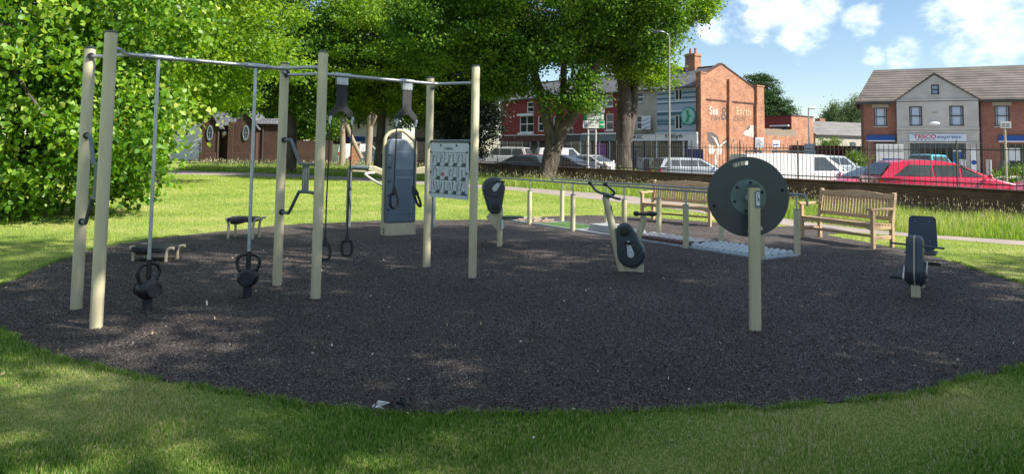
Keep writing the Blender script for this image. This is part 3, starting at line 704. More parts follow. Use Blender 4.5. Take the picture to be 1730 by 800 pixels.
# ================================================================ BUILDINGS
def holed(mb, x0, x1, z0, z1, y0, y1, holes):
    xs = sorted({x0, x1} | {v for h in holes for v in h[:2] if x0 < v < x1}); zs = sorted({z0, z1} | {v for h in holes for v in h[2:] if z0 < v < z1})
    ok = lambda i, j: 0 <= i < len(xs) - 1 and 0 <= j < len(zs) - 1 and not any(h[0] - 1e-6 < (xs[i] + xs[i + 1]) / 2 < h[1] + 1e-6 and h[2] - 1e-6 < (zs[j] + zs[j + 1]) / 2 < h[3] + 1e-6 for h in holes)
    for i in range(len(xs) - 1):
        for j in range(len(zs) - 1):
            if not ok(i, j): continue
            a, b, c, d = xs[i], xs[i + 1], zs[j], zs[j + 1]
            mb.add([(a, y0, c), (b, y0, c), (b, y0, d), (a, y0, d)], [(0, 1, 2, 3)])
            if not ok(i - 1, j): mb.add([(a, y0, c), (a, y0, d), (a, y1, d), (a, y1, c)], [(0, 1, 2, 3)])
            if not ok(i + 1, j): mb.add([(b, y0, c), (b, y1, c), (b, y1, d), (b, y0, d)], [(0, 1, 2, 3)])
            if not ok(i, j - 1): mb.add([(a, y0, c), (a, y1, c), (b, y1, c), (b, y0, c)], [(0, 1, 2, 3)])
            if not ok(i, j + 1): mb.add([(a, y0, d), (b, y0, d), (b, y1, d), (a, y1, d)], [(0, 1, 2, 3)])
def window(par, x0, x1, z0, z1, y=0.0, margin=0, frame='white', glass='glass', nx=2, nz=2, t=.06, sill=None, name='window', lintel=None, blind=None):
    """a window set .1 m deep in a wall facing -y; frame is the window's own mesh, pane its child"""
    mb = MB(); yf = y + .07
    mb.box(x0, x0 + t, yf, yf + .06, z0, z1); mb.box(x1 - t, x1, yf, yf + .06, z0, z1)
    mb.box(x0 + t, x1 - t, yf, yf + .06, z0, z0 + t); mb.box(x0 + t, x1 - t, yf, yf + .06, z1 - t, z1)
    for i in range(1, nx):
        x = x0 + (x1 - x0) * i / nx; mb.box(x - t * .45, x + t * .45, yf + .004, yf + .055, z0 + t, z1 - t)
    for i in range(1, nz):
        z = z0 + (z1 - z0) * i / nz; mb.box(x0 + t, x1 - t, yf - .004, yf + .05, z - t * .45, z + t * .45)
    if margin:
        for f in (.19, .81): x = x0 + (x1 - x0) * f; mb.box(x - .018, x + .018, yf + .01, yf + .05, z0 + t, z1 - t)
    w = mb.build(name, frame, par)
    MB().box(x0 + t * .8, x1 - t * .8, yf + .065, yf + .075, z0 + t * .8, z1 - t * .8).build('pane', glass, w)
    if blind: MB().box(x0 + t, x1 - t, yf + .062, yf + .064, z1 - (z1 - z0) * blind, z1 - t).build('blind', 'offwhite', w)
    if sill: MB().box(x0 - .08, x1 + .08, y - .09, y + .12, z0 - .10, z0 - .003).build('sill', sill, w)
    if lintel: MB().box(x0 - .14, x1 + .14, y - .03, y + .1, z1 + .003, z1 + .26).build('lintel', lintel, w)
    return w

# ---- terrace of shops. local x runs from the far left end to the gable, -y faces the street
GC = Vector((15.75, 60.0, 0)); GC = AY(1181, 262, 60).xy.to_3d()
tdx, tdy = .8, -1.0; tn = math.hypot(tdx, tdy); tdx /= tn; tdy /= tn
TR = Plane(GC.x, GC.y, tdx, tdy)                # s is 0 at the gable corner, negative to the left
GP = Plane(GC.x, GC.y, -tdy, tdx)               # gable face: s grows to the rear
TR.rz = math.atan2(tdy, tdx)
def S_(px): return TR.at(px, 250)[0]
def zt(px, py): return TR.at(px, py)[1]
EAV = 7.35
def house(name, label, pa, pb, wallmat, wins, shop, roofmat='slate', rend=.02, eav=EAV, ridge=2.1, depth=9.5, chim=None, cat='shop building', gable_left=False):
    a, b = S_(pa), S_(pb); o = TR.pt(a); w = b - a
    t = thing(name, label, cat, (o.x, o.y, 0), TR.rz)
    H = []
    for (p0, p1, q0, q1, kw) in wins:
        H.append((S_(p0) - a, S_(p1) - a, zt((p0 + p1) / 2, q1), zt((p0 + p1) / 2, q0), kw))
    mb = MB(); holed(mb, 0, w, 3.35, eav, 0, .3, [h[:4] for h in H])
    mb.add([(0, .3, 0), (w, .3, 0), (w, .3, eav), (0, .3, eav)], [(0, 1, 2, 3)])
    mb.add([(0, 0, 3.35), (0, depth, 3.35), (0, depth, eav), (0, 0, eav)], [(0, 1, 2, 3)])
    mb.add([(0, .3, 0), (0, depth, 0), (0, depth, 3.35), (0, .3, 3.35)], [(0, 1, 2, 3)])
    mb.add([(0, depth, 0), (w, depth, 0), (w, depth, eav), (0, depth, eav)], [(0, 1, 2, 3)])
    if gable_left: mb.add([(0, 0, eav), (0, depth, eav), (0, 4.2, eav + ridge)], [(0, 1, 2)])
    mb.build('wall', wallmat, t)
    for h in H: window(t, *h[:4], **h[4])
    mb = MB(); yr = 4.2
    mb.add([(-.02, -.3, eav - .08), (w + rend, -.3, eav - .08), (w + rend, yr, eav + ridge), (-.02, yr, eav + ridge), (-.02, depth + .3, eav - .08), (w + rend, depth + .3, eav - .08),
            (-.02, -.3, eav - .02), (w + rend, -.3, eav - .02), (w + rend, yr, eav + ridge + .08), (-.02, yr, eav + ridge + .08), (-.02, depth + .3, eav - .02), (w + rend, depth + .3, eav - .02)],
           [(0, 1, 2, 3), (3, 2, 5, 4), (6, 7, 8, 9), (9, 8, 11, 10), (0, 1, 7, 6), (4, 5, 11, 10), (0, 3, 9, 6), (3, 4, 10, 9), (1, 2, 8, 7), (2, 5, 11, 8)])
    rf = mb.build('roof', roofmat, t)
    MB().tube([(0, yr, eav + ridge + .1), (w + rend - .02, yr, eav + ridge + .1)], .09, 8).build('ridge_tiles', 'bbrown', rf)
    MB().box(0, w, -.38, -.27, eav - .16, eav - .04).build('gutter', 'iron', t)
    for c in (chim or []):
        x = S_(c) - a; mb = MB(); mb.box(x - .55, x + .55, yr - .45, yr + .45, eav + ridge - .6, eav + ridge + 1.45); mb.box(x - .62, x + .62, yr - .52, yr + .52, eav + ridge + 1.2, eav + ridge + 1.34)
        ch = mb.build('chimney', 'bred', rf)
        for dx in (-.28, .28): MB().lathe([(.14, 0), (.11, .45), (.13, .5)], 'z', (x + dx, yr, eav + ridge + 1.45), 12).build('chimney_pot', 'bred', ch)
    # shopfront: fascia, stall riser, posts, glazing, door
    fas, post, bgl = shop.get('fascia', 'white'), shop.get('frame', 'white'), shop.get('stall', 'iron')
    MB().box(0.02, w - .02, -.22, .0, 2.72, 3.34).build('fascia', fas, t)
    MB().box(0.02, w - .02, -.30, -.0, 3.345, 3.42).build('cornice', post, t)
    n = max(2, int(w / 1.15)); mb = MB(); mb2 = MB(); mb3 = MB()
    for i in range(n + 1):
        x = .06 + (w - .12) * i / n; mb.box(x - .05, x + .05, -.12, .02, 0, 2.715)
    mb.build('shopfront_frame', post, t)
    di = shop.get('door', n // 2)
    for i in range(n):
        x0 = .11 + (w - .12) * i / n; x1 = .01 + (w - .12) * (i + 1) / n
        if i == di: continue
        MB().box(x0, x1, -.06, -.045, .5, 2.71).build('shop_window', 'glass', t); MB().box(x0, x1, -.09, 0, 0, .495).build('stall_riser', bgl, t)
    x0 = .11 + (w - .12) * di / n; x1 = .01 + (w - .12) * (di + 1) / n
    d = MB().box(x0, x1, .0, .05, 0.02, 2.2).build('door', shop.get('doorcol', 'grey_frame'), t)
    MB().box(x0 + .12, x1 - .12, -.012, -.002, .5, 2.05).build('pane', 'glass', d)
    MB().box(x0, x1, -.02, .03, 2.25, 2.70).build('fanlight', 'glass', t)
    return t, a, w
WK = dict(frame='white', nx=1, nz=2, t=.11)
h1, a1, w1 = house('brick_shop', 'red brick shop house at the left end of the terrace, half behind the dark tree', 846, 925, 'bpaint',
    [(877, 901, 195, 224, dict(WK, nx=2, sill='white')), (889, 901, 172, 190, dict(WK)), (908, 918, 196, 222, dict(WK))], dict(fascia='darkwood', frame='white', stall='darkwood'), gable_left=True)
bay = MB(); s0, s1 = S_(876) - a1, S_(902) - a1; bay.box(s0, s1, -.28, -.02, zt(889, 196) + .02, zt(889, 192)); bay.build('bay_cornice', 'white', h1); MB().box(s0, s1, -.2, -.02, zt(889, 225) - .12, zt(889, 225)).build('bay_sill', 'white', h1)
h2, a2, w2 = house('brick_shop', 'red brick shop house seen behind the forked tree trunk', 925, 982, 'bpaint',
    [(934, 944, 196, 222, dict(WK)), (956, 968, 205, 228, dict(WK, sill='white')), (944, 954, 172, 188, dict(WK))], dict(fascia='iron', frame='white', stall='iron'))
h3, a3, w3 = house('brick_shop', 'red brick shop house with white sashes behind the road sign', 982, 1049, 'bpaint',
    [(1023, 1036, 192, 220, dict(WK, sill='white', frame='white')), (1021, 1035, 160, 180, dict(WK, sill='white')), (997, 1008, 160, 180, dict(WK)), (992, 1004, 194, 221, dict(WK))], dict(fascia='grey_tube', frame='white', stall='grey_tube'))
MB().box(.25, w3 - .1, -.17, -.13, 3.36, 3.5).build('string_course', 'white', h3)
MB().box(w3 * .42, w3 * .64, -.075, -.065, 1.2, 2.5).build('poster', 'magenta', h3)
h4, a4, w4 = house('rendered_shop', 'cream rendered music shop between red and striped houses', 1049, 1110, 'offwhite',
    [(1074, 1087, 155, 173, dict(WK, sill='offwhite')), (1074, 1087, 195, 219, dict(WK, sill='offwhite'))], dict(fascia='white', frame='grey_frame', stall='iron'), chim=None)
text('fascia_lettering', 'MUSIC', .42, (w4 * .52, -.225, 3.04), 'ink', h4, bold=.008)
# projecting sign on its bracket
sx = S_(1096) - a4
sg = MB().box(sx - .5, sx + .5, -.40, -.34, zt(1096, 219), zt(1096, 196)).build('hanging_sign', 'white_plate', h4)
MB().box(sx - .55, sx + .55, -.335, -.0, zt(1096, 219) - .02, zt(1096, 219) + .03).build('bracket', 'iron', sg)
for k in range(3): text('sign_lettering', ('music', 'lessons', 'repairs')[k], .34, (sx, -.405, zt(1096, 202) - k * .37), 'tescoblue', sg, rot=(R(90), R(-18), 0))
# striped shop
STR = None
def stripes():
    m, nt, b, out = newmat('blue_white_weatherboards'); L = nt.links.new; N = nt.nodes.new
    tc = N('ShaderNodeTexCoord'); sp = N('ShaderNodeSeparateXYZ'); L(tc.outputs['Object'], sp.inputs[0])
    no = N('ShaderNodeTexNoise'); no.noise_dimensions = '1D'; no.inputs['Scale'].default_value = 1
    mr = N('ShaderNodeMath'); mr.operation = 'MULTIPLY'; mr.inputs[1].default_value = 7.1; L(sp.outputs[2], mr.inputs[0])
    fl = N('ShaderNodeMath'); fl.operation = 'FLOOR'; L(mr.outputs[0], fl.inputs[0])
    wn_ = N('ShaderNodeTexWhiteNoise'); wn_.noise_dimensions = '1D'; L(fl.outputs[0], wn_.inputs['W'])
    rp = N('ShaderNodeValToRGB'); rp.color_ramp.interpolation = 'CONSTANT'; e = rp.color_ramp.elements
    e[0].position = 0; e[0].color = (.33, .40, .47, 1); e[1].position = .42; e[1].color = (.045, .13, .16, 1)
    q = e.new(.62); q.color = (.16, .27, .31, 1); q = e.new(.8); q.color = (.52, .58, .63, 1)
    L(wn_.outputs['Value'], rp.inputs[0]); L(rp.outputs[0], b.inputs['Base Color']); b.inputs['Roughness'].default_value = .6
    bu = N('ShaderNodeBump'); bu.inputs['Strength'].default_value = .5; bu.inputs['Distance'].default_value = .02
    fr = N('ShaderNodeMath'); fr.operation = 'FRACT'; L(mr.outputs[0], fr.inputs[0]); L(fr.outputs[0], bu.inputs['Height']); L(bu.outputs[0], b.inputs['Normal'])
    return m
M['stripe'] = stripes()
h5, a5, w5 = house('striped_shop', 'three storey fish shop with blue and white striped boards and brick gable', 1110, 1181, 'stripe',
    [(1139, 1152.5, 150, 170, dict(frame='white', nx=2, nz=1, t=.1)), (1139, 1152.5, 194, 219, dict(frame='white', nx=2, nz=1, t=.1))], dict(fascia='white', frame='white', stall='white', door=2), ridge=2.0, chim=[1121], rend=-.29)
# round teal badge
bx, bz = S_(1164) - a5, zt(1164, 196)
bd = MB().lathe([(.78, -.12), (.78, -.02)], 'y', (bx, 0, bz), 32).build('round_badge', pm('teal_badge', (.02, .28, .24), .4, .1, 4), h5)
MB().lathe([(.66, -.135), (.66, -.125)], 'y', (bx, 0, bz), 32).build('badge_face', pm('pale_teal', (.30, .55, .48), .4, .1, 4), bd)
MB().prism([(bx - .3, bz - .5), (bx + .05, bz - .55), (bx + .15, bz - .1), (bx + .42, bz), (bx + .12, bz + .1), (bx + .1, bz + .5), (bx - .25, bz + .5), (bx - .05, bz)], -.15, -.137).build('badge_emblem', 'green', bd)
text('fascia_lettering', 'Sea&Earth', .46, (w5 * .45, -.225, 3.1), 'ink', h5, bold=.012)
text('fascia_lettering', 'FISH & CHIPS', .17, (w5 * .45, -.225, 2.82), 'ink', h5)
MB().box(w5 - .95, w5 - .02, -.235, -.1, 0.02, 3.33).build('corner_pilaster', 'white', h5)
MB().tube([(w5 - .12, -.12, 3.5), (w5 - .12, -.12, EAV - .1)], .045, 8).build('drainpipe', 'iron', h5)
# gable: polygon measured on its own plane, thick wall, local frame turned 90 degrees
gt = bpy.data.objects.new('gable_wall', None)
gpts = [(1181, 300), (1181, 128), (1189, 126.5), (1218.6, 108.6), (1274, 149), (1287, 149.5), (1287, 300)]
GL = []
for p in gpts:
    s_, z_ = GP.at(*p); GL.append([s_, z_])
GL[0] = [0, 0]; GL[1][0] = 0; GL[-1] = [GL[-2][0], 0]
gw = GL[-1][0]
def gmesh(): 
    mb = MB(); mb.xf = Matrix(((0, 1, 0, w5), (1, 0, 0, 0), (0, 0, 1, 0), (0, 0, 0, 1))); return mb   # (s, out, z): s -> local y, out -> local x
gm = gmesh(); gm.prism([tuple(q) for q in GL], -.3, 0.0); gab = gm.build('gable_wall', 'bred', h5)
def gz(px, py): return GP.at(px, py)
z1 = gz(1183, 126)[1]
pil = gmesh(); pil.box(-.02, gz(1189, 200)[0], -.3, .22, 0, z1 + .1); pil.box(-.05, gz(1190, 200)[0], -.33, .27, z1 + .1, z1 + .22); pil.build('buttress', 'bred', gab, bevel=.01)
s0, s1 = gz(1228, 180)[0], gz(1233.5, 180)[0]; zz = gz(1230, 134)[1]
pil = gmesh(); pil.box(s0, s1, 0, .24, 0, gz(1230, 172)[1] - .05); pil.box(s0 + .08, s1 - .08, 0, .22, gz(1230, 172)[1] - .05, zz); pil.build('buttress', 'bred', gab, bevel=.01)
s2, s3 = gz(1274, 180)[0], gz(1287, 180)[0]; zr_ = gz(1280, 149)[1]
pil = gmesh(); pil.box(s2, s3 + .02, -.3, .26, 0, gz(1280, 176)[1]); pil.box(s2 + .12, s3 + .0, -.3, .24, gz(1280, 176)[1], zr_ + .12); pil.box(s2 + .07, s3 + .06, -.33, .29, zr_ + .12, zr_ + .25); pil.build('buttress', 'bred', gab, bevel=.01)
cp = gmesh(); 
for (p, q) in ((GL[2], GL[3]), (GL[3], GL[4])):
    cp.add([(p[0], -.34, p[1]), (q[0], -.34, q[1]), (q[0], .06, q[1]), (p[0], .06, p[1]), (p[0], -.34, p[1] + .12), (q[0], -.34, q[1] + .12), (q[0], .06, q[1] + .12), (p[0], .06, p[1] + .12)], [(0, 1, 2, 3), (4, 5, 6, 7), (0, 1, 5, 4), (2, 3, 7, 6), (1, 2, 6, 5), (0, 3, 7, 4)])
cp.build('gable_coping', 'bbrown', gab)
st = gmesh(); zs = gz(1230, 172.5)[1]; st.box(gz(1190, 200)[0], s0, 0, .05, zs, zs + .13); st.box(s1, s2, 0, .05, zs, zs + .13); st.build('string_course', 'bbrown', gab)
# painted mural on the gable: lettering, leaves, fish
grot = (R(90), 0, R(90))
M['mural_w'] = pm('mural_pale_paint', (.50, .44, .39), .8, .35, 3); M['mural_c'] = pm('mural_cream_paint', (.44, .31, .19), .8, .3, 3); M['mural_d'] = pm('mural_dark_paint', (.09, .075, .07), .8, .2, 3)
def gtext(b, px, py, size, mat, sx=1, bold=0, sp=1, ext=.006):
    s_, z_ = gz(px, py); return text('mural_lettering', b, size, (w5 + .008, s_, z_), mat, gab, rot=grot, sx=sx, bold=bold, ext=ext, space=sp)
gtext('Sea', 1206, 187.5, .98, 'mural_w', .9, .018, 1.05); gtext('&', 1223.6, 193, 1.7, 'mural_d', 1.0, .01)
gtext('Earth', 1256, 189, .98, 'mural_c', .95, .018, 1.15); gtext('FISH', 1209, 200, .62, 'mural_d', .85, .0, 1.35); gtext('CHIPS', 1249.5, 202, .62, 'mural_d', .85, 0, 1.35)
def gpoly(px, mat, name='mural_leaf', d=.01):
    mb = gmesh(); mb.prism([gz(*p) for p in px], .002, d); return mb.build(name, mat, gab)
gpoly([(1195, 223), (1203, 223), (1211, 228), (1215, 238), (1215, 244), (1208, 245.5), (1199, 242), (1195, 235)], 'mural_d')
gpoly([(1219, 246), (1221, 238), (1227, 232), (1233, 232), (1241, 236), (1237, 244), (1228, 246)], 'mural_d', d=.245 if False else .01)
gpoly([(1196, 244), (1205, 247), (1208, 253), (1206, 260), (1199, 260), (1196, 254)], 'mural_w', 'mural_splash'); gpoly([(1209, 252), (1216, 247), (1220, 252), (1218, 261), (1210, 261)], 'mural_w', 'mural_splash')
gpoly([(1207, 261), (1212, 262), (1212, 290), (1208, 290)], 'mural_w', 'mural_stem'); gpoly([(1201, 229), (1209, 233), (1215, 246), (1222, 240), (1230, 236.5), (1222, 243), (1216, 250), (1213.5, 262), (1212, 262), (1213, 249), (1207, 236)], 'mural_w', 'mural_stem', .014)
gpoly([(1255, 225), (1261, 220), (1264, 213), (1270, 211), (1275, 214), (1276, 226), (1272, 233), (1264, 230), (1258, 228)], 'mural_w', 'mural_fish')
gpoly([(1261, 218), (1266, 211), (1267, 215), (1263, 221)], 'mural_d', 'mural_fish', .014)

# ---- buildings beyond the gable
def corner_block(name, label, px, Y, wl, wr, top, mat, cat='building', base=0):
    """flat roofed block with its near corner at px; wl runs left along the street front, wr along the gable side"""
    o = AY(px, 262, Y); t = thing(name, label, cat, (o.x, o.y, base), TR.rz)
    mb = MB(); mb.box(-wl, 0, 0, wr, 0, top); mb.build('wall', mat, t)
    mb = MB(); mb.box(-wl - .06, .06, -.06, wr + .06, top + .003, top + .12); mb.build('parapet_coping', 'bbrown', t)
    return t
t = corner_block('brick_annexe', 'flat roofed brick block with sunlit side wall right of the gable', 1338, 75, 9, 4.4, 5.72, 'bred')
mb = MB(); mb.box(-9, -.02, -.03, -.004, 0, 5.7); mb.build('dark_red_front', 'bpaint', t)  # thin darker red brick layer over the street front alone
for x0, x1 in ((-5.7, -4.6), (-4.2, -2.9)):
    w = window(t, x0, x1, 3.6, 4.45, -.2, nx=1, nz=2, t=.12)
d = MB().box(-2.2, -.35, -.06, -.032, 2.6, 4.6).build('dark_doorway', 'iron', t); MB().box(-2.35, -.2, -.35, -.062, 4.62, 4.78).build('canopy', 'white', d)
mb = MB(); 
for x in (-7.6, -4.1): mb.lathe([(.02, 0), (.45, .12)], 'x', (x, .6, 6.1), 14)
mb.build('satellite_dish', 'white_plate', t)
o = AY(1287, 262, 67.5); yw = AY(1347, 262, 71)
pl = Plane(o.x, o.y, yw.x - o.x, yw.y - o.y); Lw = (yw - o).xy.length
t = thing('yard_wall', 'tall sunlit brick yard wall topped by timber slats beside the gable', 'wall', (o.x, o.y, 0), pl.rz)
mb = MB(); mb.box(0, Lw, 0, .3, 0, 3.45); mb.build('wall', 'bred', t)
mb = MB()
x = 0
while x < Lw: mb.box(x, x + .14, .05, .09, 3.452, 4.1 + r_.uniform(-.05, .05)); x += .17
mb.box(0, Lw, .092, .14, 3.6, 3.7); mb.build('slat_screen', 'timber', t)
# warehouse
o = AY(1378, 262, 80); t = thing('warehouse', 'old cream walled warehouse with grey sheet roof left of the supermarket', 'warehouse', (o.x, o.y, 0), math.atan2(.42, 1))
mb = MB(); mb.box(0, 14, 0, 9, 0, 3.95); mb.add([(0, 0, 3.95), (0, 9, 3.95), (0, 4.5, 5.6)], [(0, 1, 2)]); mb.add([(14, 0, 3.95), (14, 9, 3.95), (14, 4.5, 5.6)], [(0, 1, 2)]); mb.build('wall', 'offwhite', t)
mb = MB(); mb.add([(-.2, -.3, 3.9), (14.2, -.3, 3.9), (14.2, 4.5, 5.62), (-.2, 4.5, 5.62), (-.2, 9.3, 3.9), (14.2, 9.3, 3.9), (-.2, -.3, 4.0), (14.2, -.3, 4.0), (14.2, 4.5, 5.72), (-.2, 4.5, 5.72), (-.2, 9.3, 4.0), (14.2, 9.3, 4.0)],
                  [(0, 1, 2, 3), (3, 2, 5, 4), (6, 7, 8, 9), (9, 8, 11, 10), (0, 1, 7, 6), (0, 3, 9, 6), (3, 4, 10, 9), (1, 2, 8, 7), (2, 5, 11, 8)]); mb.build('roof', 'asb', t)
for x in (1.0, 5.2, 7.6): MB().box(x, x + .8, -.05, -.004, 2.2, 3.2).build('window', 'grey_frame', t)
MB().box(2.4, 3.6, -.06, -.004, 0, 3.3).build('door', 'timber', t)
t = thing('brick_chimney_house', 'small brick rooftop just showing above the warehouse', 'building', AY(1397, 262, 98).xy.to_3d(), .3)
mb = MB(); mb.box(-3.4, .6, 0, 5, 0, 5.5); mb.build('wall', 'bbrown', t); mb = MB(); mb.prism([(-3.6, 5.5), (.8, 5.5), (.4, 6.1), (-1.2, 6.3)], -.2, 5.2); mb.build('roof', 'slate', t)
MB().box(-.2, .7, 1, 2, 6.0, 6.75).build('chimney', 'bred', t)
# brown board fence
a, b = AY(1333, 262, 60), AY(1462, 262, 62); pl = Plane(a.x, a.y, b.x - a.x, b.y - a.y); Lf = (b - a).xy.length
t = thing('board_fence', 'dark red brown board fence behind the parked cars', 'fence', (a.x, a.y, 0), pl.rz)
mb = MB(); x = 0
while x < Lf: mb.box(x + .004, x + .146, 0, .025, .05, 2.45 + r_.uniform(-.01, .01)); x += .15
mb.build('boards', 'darkwood', t)
mb = MB(); mb.box(0, Lf, .03, .07, .5, .6); mb.box(0, Lf, .03, .07, 1.9, 2.0); mb.build('rail', 'darkwood', t)
MB().box(Lf * .80, Lf * .80 + .75, -.03, -.004, 1.85, 2.3).build('notice', 'white_plate', t)
# ivy/overgrowth on the warehouse end, shrubs in front of the board fence
def shrub(name, label, base, blobs, n, per, cr, leaf, mat, seed, group=None):
    t = thing(name, label, 'shrub', base, 0, group); mb = MB(); rg = random.Random(seed)
    for i in range(5):
        b_ = rg.choice(blobs); limb(mb, (rg.uniform(-.1, .1), rg.uniform(-.1, .1), 0), (b_[0] + rg.uniform(-.3, .3), b_[1], b_[2]), .03, .01, 6, .05, rg)
    mb.build('stems', 'bark', t)
    C, P, ti = crown_points(blobs, n, per, cr, .7, .3, seed, lambda C: C[:, 2] > 0)
    P = P[P[:, 2] > 0]; 
    leaves('foliage', P, np.random.default_rng(seed).uniform(.7, 1.3, len(P)) * leaf, mat, t, 'quad', .5)
    return t
shrub('shrub', 'rambling green creeper plant by the warehouse end wall', AY(1396, 262, 78).xy.to_3d(), [(0, 0, 1.8, 1.0, .6, 2.0), (.8, 0, 3.0, .9, .4, .6)], 45, 60, .5, .13, 'leaf_mid', 41)
shrub('shrub', 'pale yellow green shrub before the board fence', AY(1452, 262, 45).xy.to_3d(), [(0, 0, 1.0, 1.0, .6, 1.0), (-1.5, 0, .6, 1.0, .6, .6)], 60, 60, .4, .10, 'leaf_mid', 42)
shrub('shrub', 'low pale shrub at the edge of the supermarket forecourt by the slim signpost', AY(1712, 262, 40).xy.to_3d(), [(0, 0, .55, 1.4, .8, .6), (2.2, 0, .6, 1.4, .8, .6)], 90, 50, .35, .10, 'leaf_mid', 43)

# ---- supermarket
TY = 56.0; o = AY(1455.5, 262, TY); tx, ty = 2.0, -1.0
TP = Plane(o.x, o.y, tx, ty); BZ = .38
t = thing('supermarket', 'two storey brick supermarket with grey gabled centre and TESCO express sign', 'shop building', (o.x, o.y, 0), TP.rz)
def ts(px): return TP.at(px, 250)[0]
def tz(px, py): return TP.at(px, py)[1]
E_ = tz(1456, 173.5); LT = 26.0; DP = 10.0
g0, g1 = ts(1516), ts(1654)
M['gl_sky'] = M['glass_sky']
def rectpx(x0, x1, y0, y1, off=0): return (ts(x0), ts(x1), tz((x0 + x1) / 2, y1), tz((x0 + x1) / 2, y0))
wl1 = rectpx(1478, 1499.5, 182, 213); wr1 = rectpx(1682.5, 1707.5, 178.5, 213)
shl = (ts(1476) , ts(1512), BZ, tz(1495, 240)); shr = (ts(1690), ts(1690) + 5.2, BZ + .55, tz(1705, 243))
mb = MB()
holed(mb, 0, g0 + .2, 0, E_, 0, .3, [wl1, shl]); holed(mb, g1 - .2, LT, 0, E_, 0, .3, [wr1, shr, (wr1[0] + 7, wr1[1] + 7, wr1[2], wr1[3])])
mb.box(0, LT, .31, DP, 0, E_)
mb.build('brick_wall', 'bredshop', t)
for wn_r in (wl1, wr1, (wr1[0] + 7, wr1[1] + 7, wr1[2], wr1[3])):
    window(t, *wn_r, 0, margin=1, frame='iron', glass='glass_sky', nx=1, nz=2, t=.07, sill='stone', lintel='stone')
# grey projecting centre
PJ = -.35
def gy_(px): return ts(px)
cw1 = rectpx(1537, 1559, 180, 213); cw2 = rectpx(1604.5, 1629, 179, 213); cw3 = rectpx(1575, 1588.5, 143.5, 160.5)
door = (ts(1537), ts(1631), BZ, tz(1584, 242))
zc = tz(1580, 169); mb = MB()
holed(mb, g0, g1, 0, zc, PJ, 0, [cw1, cw2, door])
apx = ts(1580.5); apz = tz(1580.5, 127)
mb.add([(g0, PJ, 0), (g0, PJ, zc), (g0, 0, zc), (g0, 0, 0)], [(0, 1, 2, 3)]); mb.add([(g1, PJ, 0), (g1, PJ, zc), (g1, 0, zc), (g1, 0, 0)], [(0, 1, 2, 3)])
# pediment with its little window
lx = lambda z: g0 + (apx - g0) * (z - zc) / (apz - zc); rx = lambda z: g1 + (apx - g1) * (z - zc) / (apz - zc)
z0_, z1_ = cw3[2], cw3[3]
mb.add([(g0, PJ, zc), (g1, PJ, zc), (rx(z0_), PJ, z0_), (lx(z0_), PJ, z0_)], [(0, 1, 2, 3)])
mb.add([(lx(z0_), PJ, z0_), (cw3[0], PJ, z0_), (cw3[0], PJ, z1_), (lx(z1_), PJ, z1_)], [(0, 1, 2, 3)])
mb.add([(cw3[1], PJ, z0_), (rx(z0_), PJ, z0_), (rx(z1_), PJ, z1_), (cw3[1], PJ, z1_)], [(0, 1, 2, 3)])
mb.add([(lx(z1_), PJ, z1_), (rx(z1_), PJ, z1_), (apx, PJ, apz)], [(0, 1, 2)])
mb.add([(cw3[0], PJ, z0_), (cw3[1], PJ, z0_), (cw3[1], PJ + .3, z0_), (cw3[0], PJ + .3, z0_)], [(0, 1, 2, 3)]); mb.add([(cw3[0], PJ, z0_), (cw3[0], PJ, z1_), (cw3[0], PJ + .3, z1_), (cw3[0], PJ + .3, z0_)], [(0, 1, 2, 3)])
cen = mb.build('grey_centre', 'grender', t)
for r4 in (cw1, cw2): window(t, *r4, PJ, margin=1, frame='iron', glass='glass_sky', nx=1, nz=2, t=.08, sill='grender')
window(t, *cw3, PJ, frame='iron', glass='glass_sky', nx=1, nz=2, t=.08, sill='grender')
mb = MB()
for zz in (zc, tz(1580, 217), tz(1580, 223)): mb.box(g0 - .03, g1 + .03, PJ - .07, PJ - .002, zz - .07, zz + .05)
mb.box(g0 - .03, g1 + .03, PJ - .1, PJ - .002, tz(1580, 241.5) - .02, tz(1580, 241.5) + .06)
mb.build('moulding', 'grender', cen)
MB().box(ts(1576) , ts(1585), PJ - .03, PJ - .002, tz(1580, 191.5), tz(1580, 189.5)).build('date_stone', 'stone', cen)
fl = MB().tube([(ts(1579), PJ - .02, tz(1579, 209)), (ts(1579), PJ - .35, tz(1579, 208))], .04, 8).build('floodlight', 'white_plate', cen)
MB().ball((ts(1578.5), PJ - .42, tz(1579, 209.3)), .3, 12, 8, (1.2, .7, .45)).build('floodlight_head', 'white_plate', fl)
# sign
s0, s1 = ts(1536), ts(1632); z0, z1 = tz(1584, 238.5), tz(1584, 226.5)
sg = MB().box(s0, s1, PJ - .14, PJ - .003, z0, z1).build('shop_sign', pm('pale_sign_panel', (.55, .62, .72), .35, .04, 3), t)
th = (z1 - z0)
M['tred'] = pm('sign_red', (.42, .02, .06), .5, .05, 5); M['tblue'] = pm('sign_blue', (.03, .09, .30), .5, .05, 5)
wd = s1 - s0
text('sign_lettering', 'TESCO', th * .74, (s0 + wd * .28, PJ - .145, z0 + th * .60), 'tred', sg, sx=1.18, bold=.012, space=1.05)
text('sign_lettering', 'express', th * .78, (s0 + wd * .69, PJ - .145, z0 + th * .60), 'tblue', sg, sx=1.18, shear=.35, bold=.004)
mb = MB()
for k in range(5):
    x = s0 + wd * (.125 + .071 * k); mb.add([(x, PJ - .146, z0 + th * .13), (x + wd * .048, PJ - .146, z0 + th * .13), (x + wd * .055, PJ - .146, z0 + th * .24), (x + wd * .007, PJ - .146, z0 + th * .24)], [(0, 1, 2, 3)])
mb.build('sign_dashes', 'tblue', sg)
